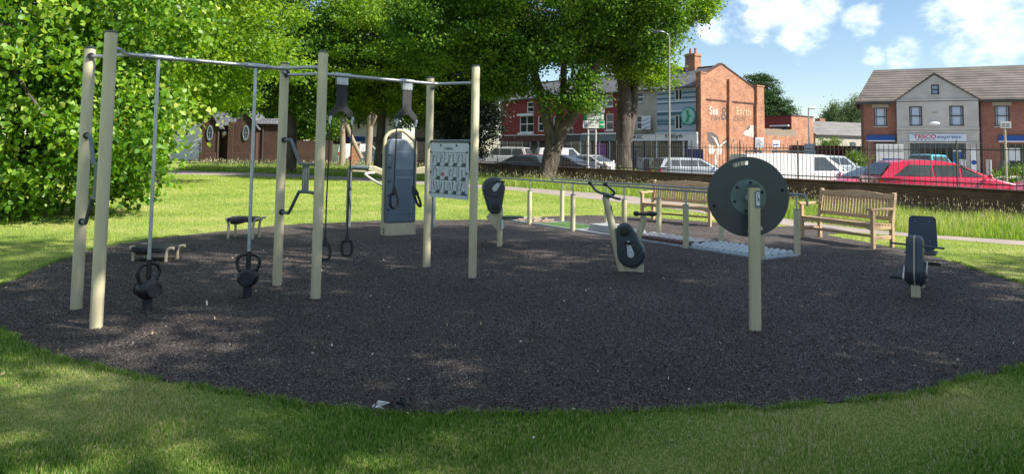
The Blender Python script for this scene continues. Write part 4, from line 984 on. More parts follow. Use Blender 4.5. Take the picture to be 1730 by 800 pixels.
# glazed entrance
mb = MB(); d0, d1, dz0, dz1 = door; mb.box(d0, d0 + .55, PJ + .12, PJ + .22, dz0, dz1); mb.box(d1 - .8, d1, PJ + .12, PJ + .22, dz0, dz1); mb.box(d0 + .55, d1 - .8, PJ + .12, PJ + .22, dz1 - .35, dz1)
for k in range(1, 5): 
    x = d0 + .55 + (d1 - .8 - d0 - .55) * k / 5; mb.box(x - .04, x + .04, PJ + .1, PJ + .2, dz0, dz1 - .35)
en = mb.build('entrance_frame', 'grey_frame', t); MB().box(d0 + .5, d1 - .8, PJ + .21, PJ + .23, dz0, dz1 - .3).build('pane', 'glass', en)
bl = MB().box(ts(1608), ts(1623), PJ + .02, PJ + .1, BZ + .1, tz(1615, 252)).build('blue_panel', 'tescoblue', t)
MB().box(ts(1608), ts(1623), PJ + .0, PJ + .018, tz(1615, 256), tz(1615, 252.5)).build('panel_header', 'white_plate', bl)
# left shop window: shutter panels
w = MB(); holed(w, shl[0], shl[1], shl[2], shl[3], .1, .18, [(shl[0] + .1, shl[0] + 1.35, BZ + .1, shl[3] - .1), (shl[0] + 1.45, shl[1] - .1, BZ + .1, shl[3] - .1)]); w = w.build('shop_window', 'iron', t)
MB().box(shl[0] + .05, shl[1] - .05, .19, .2, BZ, shl[3]).build('pane', 'glass', w)
MB().box(shl[0] + .15, shl[0] + 1.1, .183, .188, BZ + .9, shl[3] - .5).build('poster', 'white_plate', w)
w = MB(); holed(w, shr[0], shr[1], shr[2], shr[3], .1, .18, [(shr[0] + .1, shr[0] + 2.4, shr[2] + .1, shr[3] - .1), (shr[0] + 2.5, shr[1] - .1, shr[2] + .1, shr[3] - .1)]); w = w.build('shop_window', 'iron', t)
MB().box(shr[0] + .05, shr[1] - .05, .19, .2, shr[2], shr[3]).build('pane', 'glass', w)
MB().box(shr[0] + .3, shr[0] + 1.2, .183, .188, shr[2] + .5, shr[3] - .3).build('poster', 'white_plate', w)
for (x0, x1) in ((ts(1464), ts(1512.5)), (ts(1687), ts(1687) + 6.5)):
    f = MB().box(x0, x1, -.16, -.003, tz(1490, 237), tz(1490, 228.5)).build('blue_fascia', 'tescoblue', t)
    MB().box(x0, x1, -.2, -.003, tz(1490, 239), tz(1490, 237) - .003).build('fascia_trim', 'white_plate', f)
for px in (1457.5, 1658): 
    x = ts(px) if px < 1500 else ts(1658); MB().tube([(x, -.06, BZ), (x, -.06, E_ - .1)], .05, 8).build('drainpipe', 'iron', t)
# roof
rp_ = TP.pt(0, 0); 
RD = 5.0; hip = 0.0
def behind(px, off):  # s coordinate of a picture column on the plane set back by off
    q = Plane(*(TP.pt(0, off).xy), tx, ty); return q
q = behind(0, RD); rs, rz1 = q.at(1476, 120.7)
RZ = rz1
mb = MB(); ov = .35
A = [(-ov, -ov, E_ - .02), (LT + ov, -ov, E_ - .02), (LT + ov, RD, RZ), (max(rs, -ov), RD, RZ), (-ov, DP + ov, E_ - .02), (LT + ov, DP + ov, E_ - .02)]
B_ = [(a_, b_, c_ + .10) for a_, b_, c_ in A]
mb.add(A + B_, [(0, 1, 2, 3), (3, 2, 5, 4), (0, 3, 4), (6, 7, 8, 9), (9, 8, 11, 10), (6, 9, 10), (0, 1, 7, 6), (4, 5, 11, 10), (1, 2, 8, 7), (2, 5, 11, 8)])
rf = mb.build('roof', 'tile', t)
# cross gable roof, two slopes running back into the main roof
def mainroof_y(z): return -ov + (z - E_) / (RZ - E_) * (RD + ov)
mb = MB(); ro = PJ - .12; zl = zc - .12
for sgn, xe in ((-1, g0 - .15), (1, g1 + .15)):
    mb.add([(xe, ro, zl), (apx, ro, apz + .06), (apx, mainroof_y(apz) + .3, apz + .06), (xe, mainroof_y(zl) + .6, zl),
            (xe, ro, zl + .1), (apx, ro, apz + .16), (apx, mainroof_y(apz) + .3, apz + .16), (xe, mainroof_y(zl) + .6, zl + .1)], [(0, 1, 2, 3), (4, 5, 6, 7), (0, 1, 5, 4), (0, 3, 7, 4)])
mb.build('gable_roof', 'tile', rf)
MB().box(-ov, g0 - .2, -ov - .1, -ov + .02, E_ - .16, E_ - .03).build('gutter', 'iron', t); MB().box(g1 + .2, LT + ov, -ov - .1, -ov + .02, E_ - .16, E_ - .03).build('gutter', 'iron', t)
# forecourt slab
mb = MB(); fp = [TP.pt(-9, -9), TP.pt(40, -9), TP.pt(40, 12), TP.pt(-9, 12)]
mb.add([(p.x, p.y, .36) for p in fp] + [(p.x, p.y, 0) for p in fp], [(0, 1, 2, 3), (0, 1, 5, 4), (1, 2, 6, 5), (2, 3, 7, 6), (3, 0, 4, 7)])
tag(mb.build('forecourt_pavement', 'paving'), kind='structure')
def fpt(px, off): 
    q = Plane(*(TP.pt(0, off).xy), tx, ty); s_, z_ = q.at(px, 262); p = q.pt(s_); p.z = .36; return p
# bollards
for i, (px, lab) in enumerate([(1623, 'leftmost steel bollard by the supermarket entrance'), (1628.5, 'steel bollard second from the left by the entrance'), (1668, 'steel bollard third from the left, before the brick wall'), (1672, 'rightmost steel bollard before the brick wall')]):
    p = fpt(px, -3.2 - .5 * (i % 2)); b = thing('bollard', lab, 'bollard', p, 0, 'steel bollards on the forecourt')
    MB().tube([(0, 0, 0), (0, 0, 1.02)], .10, 12).build('bollard_post', 'steel', b); MB().lathe([(.11, 1.0), (.11, 1.08), (.02, 1.12)], 'z', seg=12).build('cap', 'steel', b)
p = fpt(1645, -1.0); b = thing('pavement_sign', 'slim white and blue flag sign standing by the supermarket entrance', 'sign', p, TP.rz)
MB().box(-.20, .20, -.03, .03, .05, 1.9).build('sign_board', 'white_plate', b); MB().lathe([(.17, -.035), (.17, -.031)], 'y', (0, 0, .9), 20).build('blue_roundel', 'tescoblue', b)
MB().box(-.3, .3, -.2, .2, 0, .048).build('base', 'grey_frame', b)
p = fpt(1503, -2.0); b = thing('parcel_locker', 'tall white cabinet with blue panel before the left shop window', 'cabinet', p, TP.rz)
MB().box(-.9, .9, -.35, .35, 0, 2.15).build('cabinet', 'white', b, bevel=.03); MB().box(-.5, .85, -.36, -.352, .5, 1.1).build('blue_panel', 'tescoblue', b); MB().box(-.88, .88, -.358, -.352, 1.6, 1.66).build('trim', 'grey_frame', b)
p = fpt(1697, -1.4); b = thing('litter_bin', 'dark litter bin before the right shop window', 'bin', p, TP.rz); MB().lathe([(.26, 0), (.30, .9), (.31, .95), (.2, 1.05)], 'z', seg=16).build('bin_body', 'grey_frame', b); MB().box(-.16, .16, -.33, -.27, .70, .84).build('bin_slot', 'iron', b)

# ---- brick lodge at the left
o = AY(382, 262, 70); o.z = 0
t = thing('brick_lodge', 'dark brick park lodge with two pointed gables and oval windows', 'lodge', o, 0)
k = 70 / FPX
def lx_(px): return (px - 382) * k
def lz_(py, yh=249.8): return EYE + (yh - py) * k
mb = MB()
for a, b, c in ((340, 353.5, 367), (392, 414, 432)):
    p0, pa, p1 = lx_(a), lx_(b), lx_(c); ez, az = lz_(214), lz_(190)
    mb.prism([(p0, 0), (p1, 0), (p1, ez), (pa, az), (p0, ez)], 0, 4)
mb.box(lx_(367), lx_(392), 1.2, 4, 0, lz_(212))
mb.box(lx_(432), lx_(478), .5, 4, 0, lz_(209)); mb.box(lx_(478), lx_(556), .9, 1.2, 0, lz_(236))
mb.build('wall', 'bbrown', t)
MB().box(lx_(337), lx_(365), -.12, -.003, 0, lz_(258)).build('plinth', 'bbrown', t, bevel=.04); MB().box(lx_(392), lx_(423), -.12, -.003, 0, lz_(258)).build('plinth', 'bbrown', t, bevel=.04)
mb = MB()
for a, b, c in ((340, 353.5, 367), (392, 414, 432)):
    p0, pa, p1 = lx_(a), lx_(b), lx_(c); ez, az = lz_(214), lz_(190)
    for x0, x1 in ((p0 - .25, pa), (p1 + .25, pa)):
        mb.add([(x0, -.2, ez - .3), (x1, -.2, az + .06), (x1, 4.2, az + .06), (x0, 4.2, ez - .3), (x0, -.2, ez - .2), (x1, -.2, az + .16), (x1, 4.2, az + .16), (x0, 4.2, ez - .2)], [(0, 1, 2, 3), (4, 5, 6, 7), (0, 1, 5, 4), (2, 3, 7, 6), (0, 3, 7, 4)])
mb.add([(lx_(356), .9, lz_(212)), (lx_(410), .9, lz_(212)), (lx_(412), 2.8, lz_(198)), (lx_(355), 2.8, lz_(197)), (lx_(356), 4.2, lz_(210)), (lx_(410), 4.2, lz_(210))], [(0, 1, 2, 3), (3, 2, 5, 4)])
mb.add([(lx_(430), .2, lz_(209)), (lx_(482), .2, lz_(209)), (lx_(482), 2.4, lz_(198)), (lx_(425), 2.4, lz_(198)), (lx_(430), 4.4, lz_(209)), (lx_(482), 4.4, lz_(209))], [(0, 1, 2, 3), (3, 2, 5, 4)])
mb.build('roof', 'slate', t)
for px, py in ((353.5, 225.5), (414, 224.5)):
    c = (lx_(px), 0, lz_(py)); w = MB()
    n = 24; 
    for i in range(n):
        a0, a1 = 2 * math.pi * i / n, 2 * math.pi * (i + 1) / n; 
        P = [(c[0] + r0 * .36 * math.cos(a), y, c[2] + r0 * .95 * math.sin(a)) for y in (-.10, -.02) for a in (a0, a1) for r0 in (.62, .80)]
        w.add(P, [(0, 1, 3, 2), (4, 5, 7, 6), (0, 2, 6, 4), (1, 3, 7, 5)])
    w.box(c[0] - .02, c[0] + .02, -.07, -.03, c[2] - .62, c[2] + .62); w.box(c[0] - .23, c[0] + .23, -.075, -.025, c[2] - .03, c[2] + .03)
    w = w.build('oval_window', 'bluegrey2', t); g_ = MB(); g_.prism([(c[0] + .235 * math.cos(2 * math.pi * i / n), c[2] + .62 * math.sin(2 * math.pi * i / n)) for i in range(n)], -.02, -.005); g_.build('pane', 'glass', w)
MB().box(lx_(376), lx_(387), 1.1, 1.19, 0, lz_(222)).build('door', 'iron', t)
MB().box(lx_(384.5), lx_(393), -.1, .5, 0, lz_(206)).build('pier', 'bbrown', t)
la = MB().ball((lx_(373), .7, lz_(226)), .22, 12, 8).build('globe_lamp', 'white', t)
MB().tube([(lx_(373), 1.15, lz_(224)), (lx_(373), .7, lz_(224))], .03, 6).build('lamp_bracket', 'iron', la)
MB().tube([(lx_(367.5), -.05, 0), (lx_(367.5), -.05, lz_(213))], .05, 6).build('drainpipe', 'iron', t)
MB().tube([(lx_(440), .44, 0), (lx_(440), .44, lz_(210))], .06, 6).build('drainpipe', 'iron', t)
# brick gate pier near the slim tree
o = AY(600, 262, 66); t = thing('gate_pier', 'square brick gate pier at the end of the park wall', 'pier', (o.x, o.y, 0), .2)
MB().box(-.4, .4, -.4, .4, 0, 2.1).build('pier_shaft', 'bred', t); MB().box(-.5, .5, -.5, .5, 2.103, 2.28).build('pier_cap', 'stone', t, bevel=.03)
# pale houses far away at the left
def simple_house(label, px0, px1, Y, py_top, mat, wins, roof, rz=0, shop=None, rh=2.0):
    a, b = AY(px0, 255, Y), AY(px1, 255, Y); w = b.x - a.x; top = AY((px0 + px1) / 2, py_top, Y).z
    t = thing('terraced_house', label, 'house', (a.x, a.y, 0), rz)
    f = lambda px: AY(px, 255, Y).x - a.x; fz = lambda px, py: AY(px, py, Y).z
    H = [(f(p0), f(p1), fz(p0, q1), fz(p0, q0)) for p0, p1, q0, q1 in wins]
    mb = MB(); holed(mb, 0, w, 0, top, 0, .3, H); mb.box(0, w, .31, 8, 0, top); mb.build('wall', mat, t)
    for h in H: window(t, *h, 0, nx=1, nz=2, t=.12, sill='white')
    mb = MB(); mb.prism([(-.3, top), (8.3, top), (4, top + rh)], -.15, w + .15, 'yz'); r_f = mb.build('roof', roof, t)
    MB().box(w * .15, w * .15 + .9, 3.4, 4.3, top + rh * .6, top + rh + 1.1).build('chimney', 'bred', r_f)
    if shop:
        MB().box(.1, w - .1, -.15, -.003, 2.6, 3.2).build('fascia', shop, t); MB().box(.2, w - .2, -.08, -.003, .5, 2.55).build('shop_window', 'glass', t); MB().box(.2, w - .2, -.1, -.003, 0, .49).build('stall_riser', 'grey_frame', t)
        MB().box(w * .45, w * .45 + .9, -.13, -.085, 0, 2.2).build('door', 'white', t)
    return t
simple_house('pale rendered house glimpsed between lime tree and brick lodge', 288, 345, 92, 192, 'white', [(292, 299, 215, 230), (292, 299, 243, 260), (334, 340, 240, 258), (310, 317, 215, 230)], 'slate')
simple_house('dull red house with dark shop left of the brick gate pier', 548, 580, 88, 192, 'bpaint', [(553, 559, 205, 218), (567, 573, 205, 218)], 'slate', shop='iron')
simple_house('white house with blue green shop beyond the slim pale trunks', 580, 618, 90, 190, 'white', [(585, 592, 203, 218), (601, 608, 203, 218)], 'slate', shop='tescoblue')
simple_house('pale blue house with dark shop left of the blue training panel', 618, 662, 90, 194, 'white', [(625, 631, 204, 220), (646, 652, 204, 220)], 'slate', shop='grey_frame')
simple_house('cream house hidden behind the posts right of the training panel', 700, 742, 92, 196, 'offwhite', [(706, 712, 205, 220), (726, 732, 205, 220)], 'slate', shop='iron')
simple_house('cream house behind the dark leaved tree', 742, 800, 90, 196, 'offwhite', [(750, 756, 205, 220), (770, 776, 205, 220)], 'slate', shop='darkwood')
# ================================================================ VEHICLES
def carpaint(name, col, metal=.0):
    return pm(name, col, .28, .04, 2, metal=metal, coat=.8)
def car(label, px, Y, yaw, paint, L=4.2, W=1.76, H=1.46, kind='hatch', cat='car', group='vehicles beyond the railings', base=0.0, name='parked_car', rack=False):
    p = AY(px, 262, Y); t = thing(name, label, cat, (p.x, p.y, base), R(yaw), group)
    h = L / 2
    belt = .655 * H if kind != 'van' else .60 * H
    prof = {  # x fractions: rear glass base, roof rear, roof front, windscreen base ; heights
        'hatch': dict(gb=-.485, rr=-.39, rf=.02, wb=.27, hood=.62, nose=.46, tail=.64, cs=(-.40, .20), pil=(-.13, .05)),
        'estate': dict(gb=-.49, rr=-.43, rf=.02, wb=.24, hood=.60, nose=.46, tail=.62, cs=(-.45, .14), pil=(-.24, -.02)),
        'saloon': dict(gb=-.34, rr=-.20, rf=.06, wb=.27, hood=.60, nose=.46, tail=.64, cs=(-.30, .18), pil=(-.06, .06)),
        'suv': dict(gb=-.49, rr=-.43, rf=.10, wb=.27, hood=.62, nose=.52, tail=.60, cs=(-.45, .20), pil=(-.22, .0)),
        'van': dict(gb=-.495, rr=-.47, rf=.20, wb=.385, hood=.60, nose=.46, tail=.60, cs=(.10, .325), pil=())}[kind]
    zr = H
    xs = [-.5, -.495, prof['gb'] + .005, -.30, 0, prof['wb'], .40, .47, .5]
    mb = MB(); secs = []
    for f in sorted(set(xs)):
        x = f * L; ed = min(1, (1 - abs(2 * f)) / .16); w = W / 2 * (.80 + .20 * math.sqrt(max(0, ed)))
        if f <= prof['gb'] + .005: zs = H * prof['tail']
        elif f <= prof['wb']: zs = belt + (H * prof['hood'] + .04 - belt) * max(0, (f - prof['gb'])) / (prof['wb'] - prof['gb'])
        else: zs = H * (prof['hood'] + (prof['nose'] - prof['hood']) * ((f - prof['wb']) / (.5 - prof['wb'])) ** 1.6)
        zb = .20 + (.12 if abs(f) > .48 else 0)
        if f in (-.5, .5): zs -= .10
        secs.append([(x, -w * .9, zb), (x, -w, .34), (x, -w, .55 * H * .8), (x, -w * .965, zs - .03), (x, -w * .90, zs), (x, 0, zs + .03), (x, w * .90, zs), (x, w * .965, zs - .03), (x, w, .55 * H * .8), (x, w, .34), (x, w * .9, zb)])
    n = len(secs[0]); V = [v for s_ in secs for v in s_]; F = []
    for i in range(len(secs) - 1):
        for k in range(n): F.append((i * n + k, i * n + (k + 1) % n, (i + 1) * n + (k + 1) % n, (i + 1) * n + k))
    F += [tuple(range(n)), tuple((len(secs) - 1) * n + k for k in range(n))]
    mb.add(V, F)
    # greenhouse
    yb, yr = W / 2 * .93, W / 2 * (.74 if kind != 'van' else .86)
    def yy(z): return yb + (yr - yb) * (z - belt) / (H - belt)
    bz = belt - .03
    rd = .03 if kind in ('hatch', 'saloon') else 0
    st = [(prof['gb'] * L, bz + .02), (prof['rr'] * L, zr - .05 - rd), ((prof['rr'] * .8 + prof['rf'] * .2) * L, zr - .005 - rd * .6), ((prof['rr'] + prof['rf']) / 2 * L, zr), ((prof['rr'] * .15 + prof['rf'] * .85) * L, zr - .02 - rd * .3), (prof['rf'] * L, zr - .04 - rd), (prof['wb'] * L, H * prof['hood'] + .03)]
    V = []; F = []
    for x, z in st: V += [(x, -yy(bz), bz), (x, -yy(z), z), (x, 0, z + (.025 if z > H * .8 else 0)), (x, yy(z), z), (x, yy(bz), bz)]
    for i in range(len(st) - 1):
        for k in range(4): F.append((i * 5 + k, i * 5 + k + 1, (i + 1) * 5 + k + 1, (i + 1) * 5 + k))
    F += [(0, 1, 2, 3, 4), tuple((len(st) - 1) * 5 + k for k in range(5))]
    mb.add(V, F)
    body = mb.build('body', paint, t, smooth=True, bevel=.02)
    # side glass
    z0, z1 = belt + .04, H - .12 - (.02 if kind in ('hatch', 'saloon') else 0)
    c0, c1 = prof['cs'][0] * L, prof['cs'][1] * L
    top0 = c0 + .03 if kind == 'van' else c0 + (.10 * L * (.55 if kind in ('estate', 'suv') else 1)); top1 = prof['rf'] * L + .02
    cuts = [q * L for q in prof['pil']]
    def lerp_x(a, b, z): return a + (b - a) * (z - z0) / (z1 - z0)
    for sg in (-1, 1):
        edges = [(c0, top0)] + [(c, c) for c in cuts] + [(c1, top1)]
        for i in range(len(edges) - 1):
            a0, a1 = edges[i]; b0, b1 = edges[i + 1]; g = .03
            lo0, lo1, hi0, hi1 = a0 + g, b0 - g, a1 + g, b1 - g
            V = []
            for off in (.004, .012):
                for x, z in ((lo0, z0), (lo1, z0), (hi1, z1), (hi0, z1)): V.append((x, sg * (yy(z) + off), z))
            MB().add(V, [(0, 1, 2, 3), (4, 5, 6, 7), (0, 1, 5, 4), (1, 2, 6, 5), (2, 3, 7, 6), (3, 0, 4, 7)]).build('side_window', 'carglass', t)
    def screen(xa, za, xb, zb, nm):
        d = Vector((xb - xa, 0, zb - za)); L_ = d.length; nrm = Vector((-d.z, 0, d.x)).normalized()
        if (nrm.x > 0) != (xa > xb): nrm = -nrm
        if nrm.z < 0: nrm = -nrm
        a = Vector((xa, 0, za)) + d * .10; b = Vector((xa, 0, za)) + d * .93; V = []
        for off in (.028, .036):
            for p_, k_ in ((a, -1), (a, 1), (b, 1), (b, -1)):
                q = p_ + nrm * off; V.append((q.x, k_ * (yy(p_.z) - .09), q.z))
        MB().add(V, [(0, 1, 2, 3), (4, 5, 6, 7), (0, 1, 5, 4), (1, 2, 6, 5), (2, 3, 7, 6), (3, 0, 4, 7)]).build(nm, 'carglass', t)
    screen(prof['wb'] * L, H * prof['hood'] + .03, prof['rf'] * L, H - .04 - rd, 'windscreen')
    screen(prof['gb'] * L, bz + .02, prof['rr'] * L, H - .05 - rd, 'rear_window') if kind != 'van' else None
    # lights, bumper trim, mirrors, wheels
    for sg in (-1, 1):
        MB().ball((h - .13, sg * W * .36, H * .455), .16, 10, 6, (.9, 1.0, .5)).build('headlight', 'lamp_clear', t, smooth=True)
        MB().box(-h - .012, -h + .10, sg * W * .40 - .12, sg * W * .40 + .10, H * .44, H * .60).build('tail_light', 'lamp_red', t, bevel=.02)
        m_ = MB().ball((prof['wb'] * L - .22, sg * (W / 2 + .06), belt + .07), .10, 10, 6, (.6, .9, .6)).build('mirror', paint, t, smooth=True)
        for xf in (-.30, .305):
            w = MB().lathe([(.20, sg * (W / 2 - .20)), (.30, sg * (W / 2 - .20)), (.315, sg * (W / 2 - .17)), (.315, sg * (W / 2 - .03)), (.30, sg * (W / 2 + .005)), (.21, sg * (W / 2 + .008))], 'y', (xf * L, 0, .315), 22).build('wheel', 'tyre', t, smooth=True)
            r2 = MB().lathe([(.205, sg * (W / 2 - .02)), (.20, sg * (W / 2 + .012)), (.05, sg * (W / 2 + .002))], 'y', (xf * L, 0, .315), 22); 
            r2.build('rim', 'alloy', w)
    MB().box(-h - .03, -h + .06, -W * .36, W * .36, .30, .46).build('rear_bumper', 'grey_frame' if kind in ('van', 'suv') else paint, t, bevel=.02)
    MB().box(h - .05, h + .02, -W * .30, W * .30, .26, .42).build('front_grille', 'iron', t, bevel=.02)
    MB().box(-h - .042, -h - .03, -.26, .26, .62, .73).build('number_plate', pm('yellow_plate', (.6, .45, .03), .4, .05, 5) if 'yp' not in M else M['yp'], t)
    if rack:
        mb = MB()
        for x in (-.34 * L, -.1 * L, .12 * L): mb.box(x - .02, x + .02, -W * .40, W * .40, H + .05, H + .09); mb.box(x - .02, x + .02, -W * .40, -W * .37, H - .03, H + .05); mb.box(x - .02, x + .02, W * .37, W * .40, H - .03, H + .05)
        mb.box(-.42 * L, .14 * L, -W * .36, -W * .33, H + .091, H + .12); mb.box(-.42 * L, .14 * L, W * .33, W * .36, H + .091, H + .12)
        mb.build('roof_rack', 'grey_frame', t)
    return t
M['yp'] = pm('yellow_plate', (.6, .45, .03), .4, .05, 5)
P_red = carpaint('raspberry_red_paint', (.52, .012, .06)); P_white = carpaint('white_car_paint', (.68, .68, .68)); P_silver = carpaint('silver_paint', (.30, .33, .35), .4)
P_black = carpaint('black_car_paint', (.015, .016, .02)); P_blue = carpaint('slate_blue_paint', (.10, .15, .20), .3); P_cyan = carpaint('light_blue_paint', (.10, .38, .52)); P_dred = carpaint('red_car_paint', (.45, .02, .04)); P_grey = carpaint('pale_green_grey_paint', (.30, .33, .30), .2)
car('raspberry red hatchback right behind the railings before the supermarket', 1588, 22.6, -5, P_red, L=4.4, H=1.50)
car('raspberry red car with sloping screen just left of the red hatchback', 1482, 24.8, 184, P_red, L=3.9, H=1.30)
car('dark saloon showing only its roof behind the red cars', 1508, 29.5, 187, P_black, L=4.3, H=1.50)
car('raspberry red bonnet at the right edge of the view, behind the railings', 1822, 21.4, 182, P_red, L=4.2, H=1.42)
car('white panel van with roof rack just right of the big disc', 1338, 28.0, 5, P_white, L=4.6, W=1.8, H=1.66, kind='van', cat='van', name='parked_van', rack=True)
car('silver people carrier parked before the board fence', 1403, 42, 16, P_silver, L=4.3, H=1.62, kind='suv')
car('light blue small off roader parked at the supermarket entrance', 1575, 45.5, 36, P_cyan, L=3.7, W=1.68, H=1.72, kind='suv', base=.05)
car('silver estate car between the street lamp and the big disc', 1172, 38.5, 10, P_silver, L=4.5, H=1.40, kind='estate')
car('black car with its nose beside the road sign posts', 958, 49, -38, P_black, L=4.4, H=1.42)
car('white car beyond the road sign posts with dark screen', 1006, 51, -48, P_white, L=4.1, H=1.44, kind='hatch')
car('slate blue hatchback left of the forked tree trunk', 880, 50, 150, P_blue, L=4.1, H=1.40)
car('red car mostly hidden by the forked tree trunk', 915, 55, -30, P_dred, L=4.2, H=1.42)
car('black car showing its roof behind the slate blue hatchback', 900, 60, -20, P_black, L=4.4, H=1.48)
car('white people carrier left of the forked tree, behind the slate blue car', 850, 57, 160, P_white, L=4.6, W=1.85, H=1.95, kind='suv', cat='van', name='parked_van')
car('white box van with lettered side above the black car', 948, 66, 10, P_white, L=4.6, W=1.9, H=2.0, kind='van', cat='van', name='parked_van')
car('cream van beyond the pale young tree stems', 612, 78, 8, P_white, L=5.0, W=1.9, H=2.2, kind='van', cat='van', name='parked_van')
car('slate blue saloon in front of the cream van', 628, 70, 4, P_blue, L=4.2, H=1.45, kind='saloon')
# wheelie bins by the music shop
for i, (px, lab) in enumerate([(1086, 'grey wheelie bin left of its twin before the music shop'), (1097, 'dark wheelie bin nearest the street lamp before the music shop')]):
    p = AY(px, 262, 55 - i * .3); b = thing('wheelie_bin', lab, 'bin', (p.x, p.y, 0), TR.rz, 'wheelie bins before the music shop')
    mb = MB(); mb.add([(-.25, -.3, .08), (.25, -.3, .08), (.25, .3, .08), (-.25, .3, .08), (-.32, -.38, 1.12), (.32, -.38, 1.12), (.32, .4, 1.12), (-.32, .4, 1.12)], [(0, 1, 2, 3), (4, 5, 6, 7), (0, 1, 5, 4), (1, 2, 6, 5), (2, 3, 7, 6), (3, 0, 4, 7)])
    mb.build('bin_body', 'conc' if i == 0 else 'grey_frame', b, bevel=.02); MB().prism([(-.42, 1.125), (.44, 1.125), (.42, 1.2), (0, 1.26), (-.40, 1.19)], -.34, .34, 'yz').build('lid', 'grey_frame', b, bevel=.01)
    for s_ in (-.27, .27): MB().lathe([(.11, s_ - .03), (.11, s_ + .03)], 'x', (0, .34, .11), 14).build('wheel', 'tyre', b)
b = thing('advert_board', 'dark blue advertising board against the corner of the striped shop', 'sign', AY(1174, 262, 58.5).xy.to_3d(), TR.rz)
MB().box(-.8, .8, -.05, .05, .1, 2.0).build('board', pm('navy_board', (.03, .04, .12), .5, .1, 5), b); MB().box(-.9, .9, -.2, .2, 0, .098).build('foot', 'iron', b)

# ================================================================ STREET FURNITURE
p = AY(1131, 262, 36)
t = thing('street_lamp', 'tall pale street lamp column beside the burred tree', 'street lamp', (p.x, p.y, 0))
MB().tube([(0, 0, 0), (0, 0, 1.3)], [.11, .10], 14).build('base', 'galv', t)
MB().tube([(0, 0, 1.3), (0, 0, 7.6)], [.055, .036], 12).build('column', pm('pale_lamp_column', (.27, .27, .25), .5, .12, 3), t, smooth=True)
ar = MB().tube(smoothpath([(0, 0, 7.3), (-.05, 0, 7.6), (-.3, -.05, 7.75), (-.7, -.1, 7.8)], 4), .035, 8).build('arm', 'galv', t)
MB().ball((-.85, -.12, 7.76), .26, 12, 8, (1.3, .6, .4)).build('lantern', 'grey_tube', ar, smooth=True)
p = AY(1367, 262, 58)
t = thing('street_lamp', 'slender lamp column with blue sign plate before the flat roofed brick block', 'street lamp', (p.x, p.y, 0))
MB().tube([(0, 0, 0), (0, 0, 5.4)], [.09, .05], 10).build('column', 'galv', t, smooth=True)
MB().ball((.3, 0, 5.45), .3, 10, 6, (1.2, .5, .35)).build('lantern', 'white_plate', t, smooth=True)
MB().box(-.42, .42, -.10, -.06, 1.75, 2.55).build('sign_plate', 'bluegrey2', t)
def post_sign(label, px, Y, w, z0, z1, mat='white_plate', post='galv', rz=0, name='sign_post'):
    p = AY(px, 262, Y); t = thing(name, label, 'sign', (p.x, p.y, 0), rz)
    MB().tube([(0, 0, 0), (0, 0, z1 - .05)], .04, 10).build('post', post, t); s_ = MB().box(-w / 2, w / 2, -.065, -.045, z0, z1).build('sign_plate', mat, t, bevel=.008); return t, s_
t, s_ = post_sign('white notice on a post at the foot of the brick gable', 1283, 52, .62, 2.1, 2.85)
mb = MB(); [mb.box(-.24, .24 - .1 * (k % 3), -.069, -.0655, 2.2 + .09 * k, 2.23 + .09 * k) for k in range(6)]; mb.build('printed_lines', 'ink', s_)
t, s_ = post_sign('small pale notice on a post before the yard wall', 1311, 54, .55, 2.2, 2.72)
MB().box(-.18, .18, -.069, -.0655, 2.34, 2.42).build('printed_lines', 'tescoblue', s_)
t, s_ = post_sign('slim cream post with small grey plate left of the right shop window', 1699, 27, .42, 2.72, 2.98, 'conc', 'cream')
mb = MB(); [mb.box(-.15 + .16 * (k % 2), -.02 + .16 * (k % 2), -.069, -.0655, 2.78 + .05 * (k // 2), 2.80 + .05 * (k // 2)) for k in range(6)]; mb.build('printed_lines', 'ink', s_)
# direction sign on two posts
DY = 39.5; k_ = DY / FPX; p = AY(1004, 262, DY)
t = thing('direction_sign', 'white and green street direction sign on two pale posts', 'road sign', (p.x, p.y, 0), -.02)
yh_ = 257.8
def dx_(px): return (px - 1004) * k_
def dz_(py): return EYE + (yh_ - py) * k_
for px in (993.5, 1006.5): MB().tube([(dx_(px), .06, 0), (dx_(px), .06, dz_(172))], .055, 12).build('post', pm('pale_post', (.45, .45, .42), .5, .1, 3) if 'pp' not in M else M['pp'], t)
def dplate(x0, x1, y0, y1, mat, nm, d=.0, par=None): return MB().box(dx_(x0), dx_(x1), -.02 - d, -.0 - d, dz_(y1), dz_(y0)).build(nm, mat, par or t, bevel=.004)
M['signwhite'] = pm('reflective_white', (.66, .68, .66), .4, .04, 4)
a = dplate(990, 1021, 168.5, 190.5, 'signwhite', 'top_panel'); b = dplate(986, 1020, 191, 203.5, 'green', 'middle_panel'); c = dplate(984.5, 1021, 204, 216.8, 'signwhite', 'bottom_panel')
dplate(991, 1019, 192.5, 202.2, 'signwhite', 'panel_field', .022, b); dplate(1013, 1020.4, 204.6, 216.2, 'green', 'arrow_field', .022, c)
mb = MB(); cx, cz = dx_(1017), dz_(210.3); mb.prism([(cx - .14, cz - .025), (cx + .02, cz - .025), (cx + .02, cz - .09), (cx + .13, cz), (cx + .02, cz + .09), (cx + .02, cz + .025), (cx - .14, cz + .025)], -.048, -.043); mb.build('arrow', 'signwhite', c)
mb = MB(); mb.lathe([(.15, -.026), (.15, -.0205)], 'y', (dx_(996), 0, dz_(176)), 20); mb.build('emblem_ring', pm('dull_pink', (.45, .16, .18), .5, .1, 5), a)
